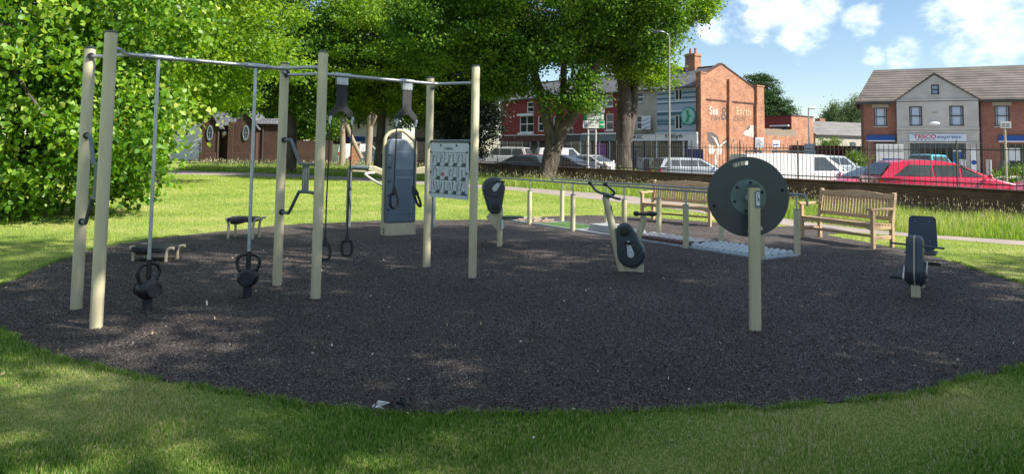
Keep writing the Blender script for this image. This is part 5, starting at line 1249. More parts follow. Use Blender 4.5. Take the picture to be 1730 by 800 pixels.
MB().lathe([(.12, -.029), (.12, -.0262)], 'y', (dx_(996), 0, dz_(176)), 20).build('emblem_face', 'signwhite', a); MB().prism([(dx_(996) - .03, dz_(176) - .07), (dx_(996) + .03, dz_(176) - .07), (dx_(996) + .05, dz_(176) + .02), (dx_(996), dz_(176) + .08), (dx_(996) - .05, dz_(176) + .02)], -.033, -.0295).build('emblem_mark', 'ink', a)
MB().box(dx_(987), dx_(991), -.027, -.0205, dz_(214), dz_(206.5)).build('parking_panel', 'tescoblue', c); text('parking_letter', 'P', .2, (dx_(989), -.028, dz_(210)), 'signwhite', c)
def squiggle(par, x0, x1, py, y, h=.035):
    mb = MB(); r = random.Random(int(x0 * 7 + py)); x = dx_(x0)
    while x < dx_(x1):
        w = r.uniform(.03, .07); hh = h * r.choice((.7, .7, 1.0)); mb.box(x, x + w, y - .004, y, dz_(py) - hh / 2, dz_(py) + hh / 2); x += w + r.choice((.02, .02, .06))
    mb.build('lettering', 'ink', par)
squiggle(a, 1003, 1018, 177, -.021, .06); squiggle(a, 1008, 1015, 182, -.021, .06); squiggle(b, 1001, 1016, 195, -.043, .05); squiggle(b, 1003, 1014, 199.5, -.043, .05); squiggle(c, 993, 1010, 208, -.021, .05); squiggle(c, 996, 1008, 212.5, -.021, .05)

# ================================================================ EXERCISE EQUIPMENT
def V2(a, z=0): return Vector((a[0], a[1], z))
PA, PB, PC, PD, PE, PF = [tuple(G(*q).xy) for q in ((128.5, 523), (162, 555), (468, 483), (533, 505), (720.5, 452), (798, 470))]
PH = 2.63
rig = thing('pull_up_rig', 'six post cream exercise frame carrying two overhead steel bars', 'exercise rig', ((PC[0] + PD[0]) / 2, (PC[1] + PD[1]) / 2, 0))
ro = rig.location.copy()
def RL(a, z): return (a[0] - ro.x, a[1] - ro.y, z)
hts = {PA: 2.57, PB: 2.62, PC: 2.60, PD: 2.65, PE: 2.60, PF: 2.68}
for q in (PA, PB, PC, PD, PE, PF):
    mb = MB(); h = hts[q]; r0 = .053; n = 24; prof_ = []
    # ribbed aluminium-like post with shallow flutes
    vs = []; fs = []
    for z in (-.05, h - .012, h):
        for k in range(n):
            a = 2 * math.pi * k / n; r = r0 * (1 if k % 6 else .955) - (.006 if z == h else 0); x, y, _ = RL(q, 0); vs.append((x + r * math.cos(a), y + r * math.sin(a), z))
    for i in range(2):
        for k in range(n): fs.append((i * n + k, i * n + (k + 1) % n, (i + 1) * n + (k + 1) % n, (i + 1) * n + k))
    fs.append(tuple(2 * n + k for k in range(n))); mb.add(vs, fs)
    po = mb.build('post', 'cream', rig, smooth=True)
    x, y, _ = RL(q, 0); MB().lathe([(.054, h), (.055, h + .012), (.04, h + .018)], 'z', (x, y, 0), 20).build('post_cap', 'grey_frame', po)
def mid(a, b, t=.5): return (a[0] + (b[0] - a[0]) * t, a[1] + (b[1] - a[1]) * t)
def off_toward(p, q, d):
    v = Vector((q[0] - p[0], q[1] - p[1])).normalized(); return (p[0] + v.x * d, p[1] + v.y * d)
def collar(q, toward, z, par):
    v = Vector((toward[0] - q[0], toward[1] - q[1], 0)).normalized(); a = Vector(RL(q, z)) + v * .045
    MB().tube([a, a + v * .03], .033, 14).build('collar', 'black', par)
def over_bar(m0, m1, ends0, ends1, z):
    b = MB(); a0, a1 = off_toward(m0, m1, .34), off_toward(m1, m0, .34)
    b.tube([RL(a0, z), RL(a1, z)], .0205, 14)
    for a_, es, far in ((a0, ends0, m1), (a1, ends1, m0)):
        for e in es:
            k = off_toward(a_, far, -.0); m_ = mid(e, a_, .5)
            w = Vector(RL(e, z)); v = (Vector(RL(a_, z)) - w)
            pts = smoothpath([RL(a_, z), RL(off_toward(a_, far, -.10), z), (w + v * .30)[:], (w + (Vector(RL(mid(ends0[0], ends0[1]) if es is ends0 else mid(ends1[0], ends1[1]), z)) - w).normalized() * .05)[:]], 5)
            b.tube(pts, .0195, 12)
    ob = b.build('overhead_bar', 'steel', rig, smooth=True)
    for e0, e1 in (ends0, ends1):
        collar(e0, e1, z, ob); collar(e1, e0, z, ob)
    return ob
mAB, mCD, mEF = mid(PA, PB), mid(PC, PD), mid(PE, PF)
ZB = 2.49
bar1 = over_bar(mAB, mCD, (PA, PB), (PC, PD), ZB)
bar2 = over_bar(mCD, mEF, (PC, PD), (PE, PF), ZB - .02)
def sleeve(fr, z, m0, m1, par, l=.13, mat='galv'):
    c = mid(m0, m1, fr); a, b = off_toward(c, m0, l), off_toward(c, m1, l)
    MB().tube([RL(a, z), RL(b, z)], .03, 14).build('sleeve', mat, par, smooth=True)
# side grab bars between post pairs
def grab(p, q, zs=(1.70, 1.43, 1.12, .86)):
    ax = Vector((q[0] - p[0], q[1] - p[1], 0)); L_ = ax.length; ax.normalize(); o_ = Vector(RL(p, 0))
    def X(f, z): return (o_ + ax * f * L_ + Vector((0, 0, z)))[:]
    b = MB()
    for a_, c_ in ((zs[0], zs[1]), (zs[3], zs[2])):
        b.tube(smoothpath([X(.06, a_), X(.20, a_), X(.27, a_ - .02 * (1 if a_ > c_ else -1)), X(.48, c_ + .03 * (1 if a_ > c_ else -1)), X(.56, c_), X(.94, c_)], 4), .0185, 12)
    for f in (.60, .66, .72): b.tube([X(f, zs[2]), X(f, zs[1])], .0125, 10)
    ob = b.build('grab_bar', 'grey_tube', rig, smooth=True)
    for z in (zs[0], zs[3]): collar(p, q, z, ob)
    for z in (zs[1], zs[2]): collar(q, p, z, ob)
M['grey_tube2'] = pm('galvanised_grab_tube', (.24, .27, .30), .4, .15, 15, metal=.6)
grab(PA, PB); grab(PC, PD)
# vertical poles with kettlebells
M['poleS'] = pm('zinc_pole', (.40, .44, .50), .38, .15, 12, metal=.5)
def kettle(fr, ang, label, kz):
    c = mid(mAB, mCD, fr); t = thing('kettlebell_pole', label, 'kettlebell pole', (c[0], c[1], 0), 0, 'sliding kettlebell poles')
    MB().tube([(0, 0, .12), (0, 0, ZB - .02)], .018, 14).build('pole', 'poleS', t, smooth=True)
    MB().tube([(0, 0, .30), (0, 0, .50 if kz > .3 else .5)], .026, 14).build('stop_collar', 'black', t, smooth=True)
    MB().tube([(0, 0, -.02), (0, 0, .13)], .046, 20).build('base_socket', 'rubber', t, smooth=True)
    rz = R(ang)
    k = MB().ball((0, 0, kz), .112, 24, 16, (1, 1, .94)).build('kettlebell', 'black', t, smooth=True); k.rotation_euler.z = rz
    MB().lathe([(.076, -.095), (.078, -.116), (.060, -.119), (.055, -.114), (.001, -.1145)], 'y', (0, 0, kz), 24).build('end_disc', 'rubber', k, smooth=True); MB().lathe([(.076, .095), (.078, .116), (.060, .119), (.055, .114), (.001, .1145)], 'y', (0, 0, kz), 24).build('end_disc', 'rubber', k, smooth=True)
    for s_ in (-1, 1):
        MB().tube(smoothpath([(s_ * .085, 0, kz + .06), (s_ * .115, 0, kz + .15), (s_ * .105, 0, kz + .205), (s_ * .06, 0, kz + .235), (s_ * .0, 0, kz + .245)], 4), .0155, 10, flat=1.2).build('handle', 'black', k, smooth=True)
    return t
kettle(.255, 62, 'kettlebell pole nearest the leftmost pair of posts', .215)
kettle(.735, 12, 'kettlebell pole nearest the second pair of posts', .225)
for fr in (.255, .735): sleeve(fr, ZB, mAB, mCD, bar1)
# strap trainers
def strap(fr, label, hdl, wdir=None):
    c = mid(mCD, mEF, fr); ax = Vector((mEF[0] - mCD[0], mEF[1] - mCD[1], 0)).normalized(); rz = math.atan2(ax.y, ax.x)
    z = ZB - .02; t = thing('strap_trainer', label, 'strap trainer', (c[0], c[1], z), rz, 'strap trainers on the overhead bar')
    cl = MB().box(-.075, .075, -.016, -.011, -.11, -.01); cl.box(-.075, .075, .011, .016, -.11, -.01); cl.box(-.075, .075, -.0108, .0108, -.032, -.022)
    cl = cl.build('clamp_plate', 'galv', t, bevel=.002)
    mb = MB(); [mb.lathe([(.009, -.022), (.009, .022)], 'y', (x, 0, -.09), 8) for x in (-.05, 0, .05)]; mb.build('bolt', 'steel', cl)
    w = .068
    pl_ = [(-w, -.075), (w, -.075), (w, -.33), (w + .015, -.37), (w + .08, -.43), (.155, -.46), (.165, -.50), (.145, -.525), (.12, -.52), (.08, -.475), (.035, -.435), (0, -.425), (-.035, -.435), (-.08, -.475), (-.12, -.52), (-.145, -.525), (-.165, -.50), (-.155, -.46), (-w - .08, -.43), (-w - .015, -.37), (-w, -.33)]
    MB().prism(pl_, -.0095, .0095).build('y_strap', 'rubber', t, bevel=.003)
    for s_, hz in ((-1, hdl[0]), (1, hdl[1])):
        x = s_ * .145; (dx, dy, zb, ya, tilt) = hz
        a = Vector((x, 0, -.50)); b = Vector((x + dx, dy, zb - z))
        e = MB().box(x - .016, x + .016, -.020, .020, -.53, -.485); e.tube([(x, 0, -.53), (x, 0, -.575)], .013, 10); e.lathe([(.008, -.026), (.008, .026)], 'y', (x, 0, -.505), 8)
        e.build('rope_clip', 'galv', t)
        q = a + Vector((0, 0, -.07))
        rp = MB().tube([q, q.lerp(b, .3) + Vector((.004, 0, 0)), q.lerp(b, .7) + Vector((-.003, 0, 0)), b], .009, 8).build('rope', 'black', t, smooth=True)
        mb = MB(); mb.tube([(0, 0, .03), (0, 0, -.02), (0, 0, -.095)], [.013, .032, .050], 8, flat=.7)
        mb.build('grip_cone', 'rubber', rp, loc=b, rot=(R(tilt), 0, R(ya)))
        mb = MB(); loop = [(-.042, 0, -.06), (-.055, 0, -.13), (-.045, 0, -.20), (-.02, 0, -.225), (.03, 0, -.225), (.05, 0, -.20), (.055, 0, -.13), (.038, 0, -.06)]
        mb.tube([(a_ * 1.12, b_, c_ * 1.1) for a_, b_, c_ in loop], .0175, 8); mb.build('loop_handle', 'rubber', rp, smooth=True, loc=b, rot=(R(tilt), 0, R(ya)))
    return t
strap(.235, 'strap trainer with long ropes hanging just above the mulch', ((-.01, 0, .58, -15, 0), (-.02, 0, .60, -20, 0)))
strap(.665, 'strap trainer with short ropes in front of the blue panel', ((-.01, 0, 1.13, 5, 0), (.0, .02, 1.12, 80, -22)))
for fr in (.235, .665): sleeve(fr, ZB - .02, mCD, mEF, bar2, .10)

# instruction board between the rightmost posts
axb = Vector((PF[0] - PE[0], PF[1] - PE[1], 0)); Lb = axb.length
tb = thing('instruction_board', 'pale exercise instruction board between the rightmost pair of posts', 'notice board', (PE[0], PE[1], 0), math.atan2(axb.y, axb.x))
z0, z1 = .975, 1.70; x0, x1 = .075, Lb - .075
MB().tube([(.05, 0, z1 + .025), (Lb - .05, 0, z1 + .025)], .022, 12).build('top_rail', 'grey_tube', tb, smooth=True)
mb = MB(); mb.prism(rrect(x0, x1, z0, z1, .045), -.036, -.024); bd = mb.build('board_panel', pm('pale_blue_white_panel', (.60, .65, .70), .4, .05, 4), tb)
mb = MB()
for i in range(3): mb.lathe([(.014, -.044), (.014, -.0365)], 'y', (x0 + .03, 0, z0 + .06 + i * (z1 - z0 - .18) / 2), 10); mb.lathe([(.014, -.044), (.014, -.0365)], 'y', (x1 - .03, 0, z0 + .06 + i * (z1 - z0 - .18) / 2), 10)
mb.lathe([(.014, -.044), (.014, -.0365)], 'y', (x0 + .26, 0, z1 - .03), 10); mb.lathe([(.014, -.044), (.014, -.0365)], 'y', (x1 - .26, 0, z1 - .03), 10)
mb.build('bolt', 'ink', bd)
text('brand_lettering', 'KOMPAN', .045, ((x0 + x1) / 2, -.0365, z1 - .075), 'ink', bd, bold=.001, ext=.0008)
gx0, gx1, gz0, gz1 = x0 + .06, x1 - .06, z0 + .055, z1 - .125
mb = MB(); yf0, yf1 = -.0375, -.0362
cw, ch = (gx1 - gx0) / 4, (gz1 - gz0) / 3
for i in range(5): mb.box(gx0 + cw * i - .0025, gx0 + cw * i + .0025, yf0, yf1, gz0 - .0025, gz1 + .0025)
for j in range(4):
    for i in range(4): mb.box(gx0 + cw * i + .0026, gx0 + cw * (i + 1) - .0026, yf0, yf1, gz0 + ch * j - .0025, gz0 + ch * j + .0025)
mb.build('picture_grid', 'ink', bd)
mb = MB(); rr = random.Random(5); mg = MB(); mr_ = MB()
def stroke(a, b, w=.0042): mb.tube([(a[0], -.0370, a[1]), (b[0], -.0370, b[1])], w, 5, flat=.15)
for i in range(4):
    for j in range(3):
        cx, cz = gx0 + cw * i, gz0 + ch * j
        MB().prism([(cx + cw * .45, cz + .004), (cx + cw - .005, cz + .004), (cx + cw - .005, cz + ch * .26), (cx + cw * .66, cz + ch * .26)], yf0, yf1).build('grey_caption_field', 'grey_frame', bd)
        if (i, j) == (1, 1):
            for q in range(3): mr_.prism([(cx + .02 + q * .03, cz + .05), (cx + .04 + q * .03, cz + .05), (cx + .04 + q * .03, cz + .10), (cx + .02 + q * .03, cz + .10)], yf0, yf1)
            for q in range(3): stroke((cx + .03, cz + ch * (.70 + .09 * q)), (cx + cw * .75, cz + ch * (.70 + .09 * q)), .003)
            continue
        for f in (.22, .60):
            fx = cx + cw * f; hz = cz + ch * rr.uniform(.74, .86); hip = (fx + rr.uniform(-.02, .02), cz + ch * rr.uniform(.42, .52))
            mb.lathe([(.010, -.0376), (.010, -.0366)], 'y', (fx, 0, hz), 8); stroke((fx, hz - .01), hip, .006)
            stroke(hip, (hip[0] + rr.uniform(-.03, .03), cz + ch * .30)); stroke(hip, (hip[0] + rr.uniform(-.035, .035), cz + ch * .20)); stroke((fx, hz - .02), (fx + rr.uniform(-.035, .035), hz + rr.uniform(-.05, .05)), .005)
        for q in range(3): stroke((cx + cw * .78, cz + ch * (.52 + .08 * q)), (cx + cw * .93, cz + ch * (.52 + .08 * q)), .002)
mb.build('exercise_figure', 'ink', bd); mr_.build('red_mark', 'redink', bd)

# blue panel trainer
g = G(672, 396); t = thing('training_panel', 'tall blue grey panel trainer in a cream tube hoop', 'exercise panel', (g.x, g.y, 0), R(27))
hw = .30
hoop = smoothpath([(-hw, 0, 0), (-hw, 0, 1.0), (-hw, 0, 1.72), (-hw + .05, 0, 1.88), (-hw + .17, 0, 1.955), (.05, 0, 1.965), (.20, 0, 1.86), (.28, 0, 1.78), (hw + .01, 0, 1.68), (hw + .01, 0, 1.0), (hw + .01, 0, 0)], 5)
MB().tube(hoop, .034, 12).build('hoop_frame', 'cream', t, smooth=True)
def loft(secs, close=True):
    """rings of equal length"""
    mb = MB(); n = len(secs[0]); V = [v for s_ in secs for v in s_]; F = []
    for i in range(len(secs) - 1):
        for k in range(n): F.append((i * n + k, i * n + (k + 1) % n, (i + 1) * n + (k + 1) % n, (i + 1) * n + k))
    F += [tuple(range(n)), tuple((len(secs) - 1) * n + k for k in range(n))]
    return mb.add(V, F)
body = MB().prism([(-.275, .24), (.285, .24), (.29, 1.50), (.27, 1.58), (.10, 1.78), (.04, 1.81), (-.20, 1.81), (-.25, 1.77), (-.28, 1.66)], -.165, .14).build('panel_body', 'bluegrey', t, smooth=True, bevel=.045, seg=4)
mb = MB(); mb.prism(rrect(-.13, .22, .42, 1.10, .02), -.178, -.165); fr = mb.build('raised_field', 'bluegrey2', body, bevel=.006)
mb = MB(); mb.prism(rrect(-.10, .19, .45, 1.07, .02), -.184, -.179); mb.build('field_inset', 'bluegrey', fr, bevel=.003)
mb = MB(); mb.prism(rrect(-.13, .22, 1.22, 1.58, .03), -.170, -.145); mb.build('raised_field', 'bluegrey2', body, bevel=.008)
for z in (.48, .74, 1.0, 1.26, 1.50): MB().box(-.285, -.215, -.178, -.160, z, z + .022).build('slot', 'ink', body)
mb = MB(); mb.prism([(x, y) for x, y in rrect(-.30, .30, -.19, .17, .05, 4)], 0.0, .235, 'xy'); mb.build('base_plinth', 'cream', t, bevel=.008)
mb = MB(); [mb.ball((-.305, -.1 + .0 * k, .06 + .06 * k), .016, 8, 6) for k in range(2)]; mb.build('bolt', 'ink', t)
# curved lever device
g = G(588, 383); t = thing('lever_trainer', 'lever machine with grey post and cream beam left of the blue panel', 'exercise machine', (g.x, g.y, 0), R(4))
MB().tube([(0, 0, -.02), (0, 0, 1.15)], .05, 14).build('post', 'grey_tube', t, smooth=True)
MB().tube(smoothpath([(0, 0, 1.08), (0, 0, 1.18), (.06, 0, 1.225), (.25, 0, 1.225), (.42, 0, 1.22)], 4), .048, 14).build('top_tube', 'grey_tube', t, smooth=True)
MB().prism([(.38, 1.16), (.40, 1.265), (.52, 1.26), (.70, 1.19), (.95, 1.165), (1.25, 1.19), (1.5, 1.26), (1.9, 1.26), (1.9, 1.12), (1.4, 1.10), (1.0, 1.05), (.70, 1.05), (.5, 1.12)], -.06, .06).build('lever_beam', 'cream', t, bevel=.02)
MB().prism([(.06, 1.145), (.06, 1.175), (.4, 1.165), (.4, 1.13)], -.03, .03).build('stay', 'cream', t)
for y, x in ((-.20, .36), (.16, .72)):
    MB().tube(smoothpath([(x + .16, y * .3, 1.12), (x, y, 1.11), (x + .05, y * 1.3, 1.05), (x + .30, y * 1.4, .90), (x + .42, y * 1.4, .88), (x + .56, y * 1.2, .93), (x + .58, y * .6, 1.06)], 4), .024, 10).build('hand_loop', pm('cream_white_handle', (.6, .57, .47), .4, .05, 4) if 'cwh' not in M else M['cwh'], t, smooth=True)
MB().tube([(1.75, 0, -.02), (1.75, 0, 1.12)], .05, 14).build('post', 'grey_tube', t, smooth=True)
# two step-up stools
def stool(label, px0, px1, py, h, rz):
    a, b = G(px0, py), G(px1, py); c = (a + b) / 2; w = (b - a).length
    t = thing('step_stool', label, 'step stool', (c.x, c.y, 0), R(rz), 'rubber topped step stools')
    s_ = w / 2
    for x, sx_ in ((-s_ + .04, -1), (s_ - .07, 1)):
        for y in (-.14, .14):
            MB().tube(smoothpath([(x, y, -.02), (x, y, h * .55), (x + .015 * sx_, y, h * .82), (x + .05 * sx_, y, h * .97), (x + .11 * sx_ if sx_ > 0 else x + .02, y, h)], 4), .022, 10).build('leg', 'cream', t, smooth=True)
    mb = MB(); mb.prism(rrect(-.22, .22, -s_ + .01, s_ - .07, .09, 5) if False else [(x, y) for x, y in rrect(-s_, s_ - .05, -.2, .2, .09, 5)], h - .065, h + .012, 'xy'); mb.build('tread', 'rubber', t, bevel=.018)
    MB().box(-s_ + .06, -s_ + .2, -.12, .12, h - .11, h - .066).build('bracket', 'black', t)
stool('low step stool with black pad behind the first kettlebell pole', 227, 301, 440, .20, -6)
stool('taller step stool with black pad near the lawn edge', 386, 440, 403, .37, -3)

# geared crank housing used by the three cycles
def housing(par, cx, cz, rot, sc=1.0, th=.11, knob=True):
    """teardrop shell around a crank, in the local xz plane, wide end at the crank"""
    pts = []
    R1, R2, D = .185 * sc, .115 * sc, .30 * sc
    for i in range(15):
        a = R(200 - 220 * 0 + 0) 
    big = [(R1 * math.cos(R(a)), R1 * math.sin(R(a))) for a in range(-195, 16, 14)]
    small = [(R2 * math.cos(R(a)), D + R2 * math.sin(R(a))) for a in range(5, 176, 14)]
    out = big + small
    ca, sa = math.cos(R(rot)), math.sin(R(rot))
    f = lambda p: (cx + p[0] * ca - p[1] * sa, cz + p[0] * sa + p[1] * ca)
    P = [f(p) for p in out]
    m_ = (sum(p[0] for p in P) / len(P), sum(p[1] for p in P) / len(P))
    ins = [(m_[0] + (p[0] - m_[0]) * .88, m_[1] + (p[1] - m_[1]) * .90) for p in P]
    secs = [[(p[0], -th, p[1]) for p in ins], [(p[0], -th * .72, p[1]) for p in P], [(p[0], -.012, p[1]) for p in P]]
    secs2 = [[(x, -y, z) for x, y, z in s_] for s_ in secs][::-1]
    h_ = loft(secs + secs2).build('crank_housing', 'charcoal', par, smooth=True)
    mb = MB(); mb.prism([(m_[0] + (p[0] - m_[0]) * 1.012, m_[1] + (p[1] - m_[1]) * 1.012) for p in P], -.006, .006); mb.build('seam_strip', 'cream', h_)
    kx, kz = f((0, 0)); 
    for s_ in (-1, 1):
        MB().lathe([(R1 * .80, s_ * (th + .0)), (R1 * .78, s_ * (th + .012)), (R1 * .62, s_ * (th + .014)), (R1 * .60, s_ * (th + .002))], 'y', (kx, 0, kz), 32).build('cover_ring', 'charcoal', h_, smooth=True)
    if knob:
        q = f((0, D)); kb = MB().lathe([(R2 * .55, -th - .002), (R2 * .52, -th - .012), (R2 * .3, -th - .014)], 'y', (q[0], 0, q[1]), 20); kb.box(q[0] - R2 * .45, q[0] + R2 * .45, -th - .035, -th - .012, q[1] - .012, q[1] + .012); kb.build('resistance_knob', 'black', h_)
    mb = MB()
    for p in (f((R1 * .9, 0)), f((-R1 * .88, -.02)), f((0, -R1 * .9)), f((-R2 * .9, D * .7))): mb.ball((p[0], -th * .85, p[1]), .008, 6, 4)
    mb.build('screw', 'steel', h_)
    return h_, (kx, kz)
def crank(par, c, th, ang, length=.15, side=-1, pedal='pedal'):
    kx, kz = c; a = R(ang); ux, uz = math.cos(a), math.sin(a); nx, nz = -uz, ux; y0 = side * (th + .018); y1 = side * (th + .034)
    pts = []
    for i in range(13): an = a + math.pi / 2 + math.pi * i / 12; pts.append((kx + .045 * math.cos(an), kz + .045 * math.sin(an)))
    for i in range(9): an = a - math.pi / 2 + math.pi * i / 8; pts.append((kx + ux * length + .022 * math.cos(an), kz + uz * length + .022 * math.sin(an)))
    cr_ = MB().prism(pts, min(y0, y1), max(y0, y1)).build('crank_arm', 'white_plate', par, bevel=.003)
    mb = MB()
    for i in range(6): an = R(60 * i); mb.lathe([(.006, y1 + side * .0005), (.006, y1 + side * .003)], 'y', (kx + .028 * math.cos(an), 0, kz + .028 * math.sin(an)), 8)
    mb.build('hole', 'ink', cr_)
    px_, pz_ = kx + ux * length, kz + uz * length
    mb = MB(); ya, yb_ = y1, y1 + side * .115; mb.box(px_ - .045, px_ + .045, min(ya, ya + side * .012) + side * .008, max(ya, ya + side * .012) + side * .008, pz_ - .012, pz_ + .012)
    mb.box(px_ - .045, px_ - .033, min(ya, yb_), max(ya, yb_), pz_ - .014, pz_ + .014); mb.box(px_ + .033, px_ + .045, min(ya, yb_), max(ya, yb_), pz_ - .014, pz_ + .014); mb.box(px_ - .045, px_ + .045, min(yb_, yb_ + side * .012), max(yb_, yb_ + side * .012), pz_ - .014, pz_ + .014)
    mb.tube([(px_, ya, pz_), (px_, yb_, pz_)], .010, 8)
    mb.build('pedal', 'black', cr_)
    return cr_
# hand cycle near the instruction board
g = G(844, 417); t = thing('hand_cycle', 'hand cycle with small backless plate seat, left end of the handrails', 'exercise cycle', (g.x, g.y, 0), R(12))
MB().tube([(0, 0, -.02), (0, 0, .66)], .048, 16).build('post', 'cream', t, smooth=True)
h_, c = housing(t, -.12, .98, 184, 1.02, .10); 
crank(h_, c, .10, 50, .15, -1); crank(h_, c, .10, 230, .15, 1)
MB().prism([(-.24, .50), (.0, .22), (.02, .28), (-.02, .56), (-.12, .62)], -.02, .02).build('bracket', 'cream', t, bevel=.004)
MB().tube([(.02, 0, .46), (.30, .02, .48)], .025, 10).build('seat_arm', 'cream', t, smooth=True)
MB().prism([(x, y) for x, y in rrect(.05, .40, -.14, .16, .05, 4)], .485, .505, 'xy').build('seat_plate', 'charcoal', t, bevel=.004)
pl_ = MB().prism(rrect(.0, .06, .30, .48, .03, 4), -.056, -.049).build('info_plate', 'bluegrey', t); MB().prism(rrect(.008, .052, .31, .47, .022, 4), -.059, -.0565).build('info_label', 'white_plate', pl_)
# upright cycle
g = G(1056, 459); t = thing('exercise_cycle', 'upright exercise bicycle with handlebar and saddle in mid mulch', 'exercise cycle', (g.x, g.y, 0), R(-14))
MB().tube([(-.03, 0, -.02), (-.27, 0, 1.0)], [.058, .046], 16).build('front_column', 'cream', t, smooth=True)
mb = MB(); pt = Vector((-.27, 0, 1.03))
mb.tube(smoothpath([(-.50, .16, 1.17), (-.47, .17, 1.13), (-.42, .17, 1.07), (-.34, .12, 1.04), (-.26, .02, 1.035), (-.22, -.08, 1.03), (-.14, -.14, 1.00), (-.05, -.20, .985)], 4), .017, 10)
mb.tube(smoothpath([(-.27, 0, 1.03), (-.18, .03, 1.02), (-.15, .0, 1.06), (-.18, -.16, 1.12), (-.24, -.20, 1.17)], 4), .017, 10)
hb = mb.build('handlebar', 'grey_frame', t, smooth=True)
MB().ball((-.505, .16, 1.175), .028, 10, 8).build('grip_end', 'rubber', hb, smooth=True); MB().ball((-.245, -.205, 1.178), .032, 10, 8, (1.1, 1, .9)).build('grip_end', 'rubber', hb, smooth=True)
MB().box(-.30, -.19, -.045, .045, .985, 1.035).build('clamp', 'grey_frame', hb, bevel=.01)
MB().tube([(-.20, -.005, .88), (-.165, -.005, .70)], .016, 8).build('display_mount', 'rubber', t)
h_, c = housing(t, .085, .255, 17, 1.0, .095); crank(h_, c, .095, 102, .155, -1); crank(h_, c, .095, 282, .155, 1)
MB().tube([(.14, .0, .35), (.26, 0, .74)], [.045, .04], 14).build('seat_column', 'cream', t, smooth=True)
sd = MB().prism([(x, y) for x, y in rrect(.14, .40, -.06, .06, .05, 4)], .765, .80, 'xy'); sd.ball((.15, 0, .785), .045, 10, 8, (1, 1, .8)); sd.ball((.36, 0, .79), .07, 12, 8, (1, 1.25, .5)); sd.build('saddle', 'rubber', t, bevel=.01, smooth=True)
MB().tube([(.26, 0, .735), (.26, 0, .768)], .02, 8).build('seat_pin', 'galv', t)
MB().prism([(.0, .0), (.25, .0), (.25, .11), (.20, .11), (.15, .05), (.05, .05), (.02, .12)], -.03, .03).build('foot_frame', 'cream', t, bevel=.004)
MB().prism([(-.01, .02), (.08, .02), (.04, .55), (-.04, .50)], -.02, .02).build('gusset', 'cream', t)
# recumbent cycle seen end on
g = G(1547, 503); t = thing('recumbent_cycle', 'recumbent exercise cycle with dark backrest board at the mulch edge', 'exercise cycle', (g.x, g.y, 0), R(90) - math.atan2(g.x, g.y) * 1.0 - R(5))
MB().box(-.03, .09, -.045, .045, -.02, .24).build('post', 'cream', t, bevel=.01)
h_, c = housing(t, .06, .30, 0, .96, .085, False)
for s_, an in ((-1, -30), (1, 150)): crank(h_, c, .085, an + 60, .15, s_)
hb = MB().tube([(.30, -.28, .55), (.30, .28, .57)], .012, 8).build('side_handle', 'grey_frame', t)
MB().tube([(.05, 0, .30), (.45, 0, .27), (.75, 0, .30), (.82, 0, .45)], .04, 12).build('rail_beam', 'cream', t, smooth=True)
MB().tube([(.72, 0, -.02), (.72, 0, .30)], .04, 12).build('rear_post', 'cream', t, smooth=True)
mb = MB(); mb.xf = Matrix.Translation((.93, 0, 0)) @ Matrix.Rotation(R(12), 4, 'Y')
mb.prism([(-.165, .50), (-.10, .43), (.10, .43), (.165, .50), (.15, .84), (.12, .87), (-.12, .87), (-.15, .84)], -.012, .012, 'yz'); 
bk = mb.build('backrest_board', 'charcoal', t, bevel=.004)
mb = MB(); mb.xf = Matrix.Translation((.93, 0, 0)) @ Matrix.Rotation(R(12), 4, 'Y'); [mb.ball((-.014, y, z), .009, 6, 4) for y in (-.08, .08) for z in (.55, .80)]; mb.build('bolt', 'steel', bk)
MB().prism([(x, y) for x, y in rrect(.62, .98, -.17, .17, .05, 4)], .42, .44, 'xy').build('seat_plate', 'charcoal', t, bevel=.004)
# shoulder wheel
g = G(1276, 559); wz = R(-6); t = thing('shoulder_wheel', 'big charcoal disc turning on a single cream post', 'shoulder wheel', (g.x, g.y, 0), wz)
po = MB().prism([(x, y) for x, y in rrect(-.048, .048, -.048, .048, .018, 4)], -.03, 1.30, 'xy').build('post', 'cream', t)
MB().prism([(-.054, 1.30), (.054, 1.30), (.05, 1.312), (.02, 1.335), (-.02, 1.335), (-.05, 1.312)], -.054, .054).build('post_cap', 'grey_frame', po, bevel=.006)
dc = Vector((-.018, .17, 1.205))
n = 64; Rr = .375; mb = MB(); V = []
slots = []
# disc with two hand slots near the rim: outline ring + slots via boolean-free strips
me_disc = MB().lathe([(Rr - .004, -.012), (Rr, -.008), (Rr, .008), (Rr - .004, .012)], 'y', dc, 96).build('disc', 'charcoal', t, smooth=True)
for a_, in ((102,), (-78,)):
    cu_ = MB(); pts = []
    for i in range(9): an = R(a_ - 13 + 26 * i / 8); pts.append((dc.x + .335 * math.cos(an), dc.z + .335 * math.sin(an)))
    for i in range(9): an = R(a_ + 13 - 26 * i / 8); pts.append((dc.x + .298 * math.cos(an), dc.z + .298 * math.sin(an)))
    cu_.prism(pts, dc.y - .05, dc.y + .05); co_ = cu_.build('cutter', 'charcoal', t)
    bo = me_disc.modifiers.new('slot', 'BOOLEAN'); bo.object = co_; bo.operation = 'DIFFERENCE'; bo.solver = 'EXACT'
    slots.append(co_)
bpy.context.view_layer.update()
dg = bpy.context.evaluated_depsgraph_get(); nm = bpy.data.meshes.new_from_object(me_disc.evaluated_get(dg)); me_disc.modifiers.clear(); me_disc.data = nm
for c_ in slots: bpy.data.objects.remove(c_)
hp = MB().lathe([(.165, -.020), (.165, -.0125)], 'y', dc, 48).build('hub_plate', pm('dull_zinc_plate', (.12, .17, .17), .45, .25, 6, metal=.3), me_disc)
for k in range(6): 
    an = R(60 * k + 20); MB().ball((dc.x + .135 * math.cos(an), dc.y - .022, dc.z + .135 * math.sin(an)), .014, 10, 6).build('bolt', 'black', hp)
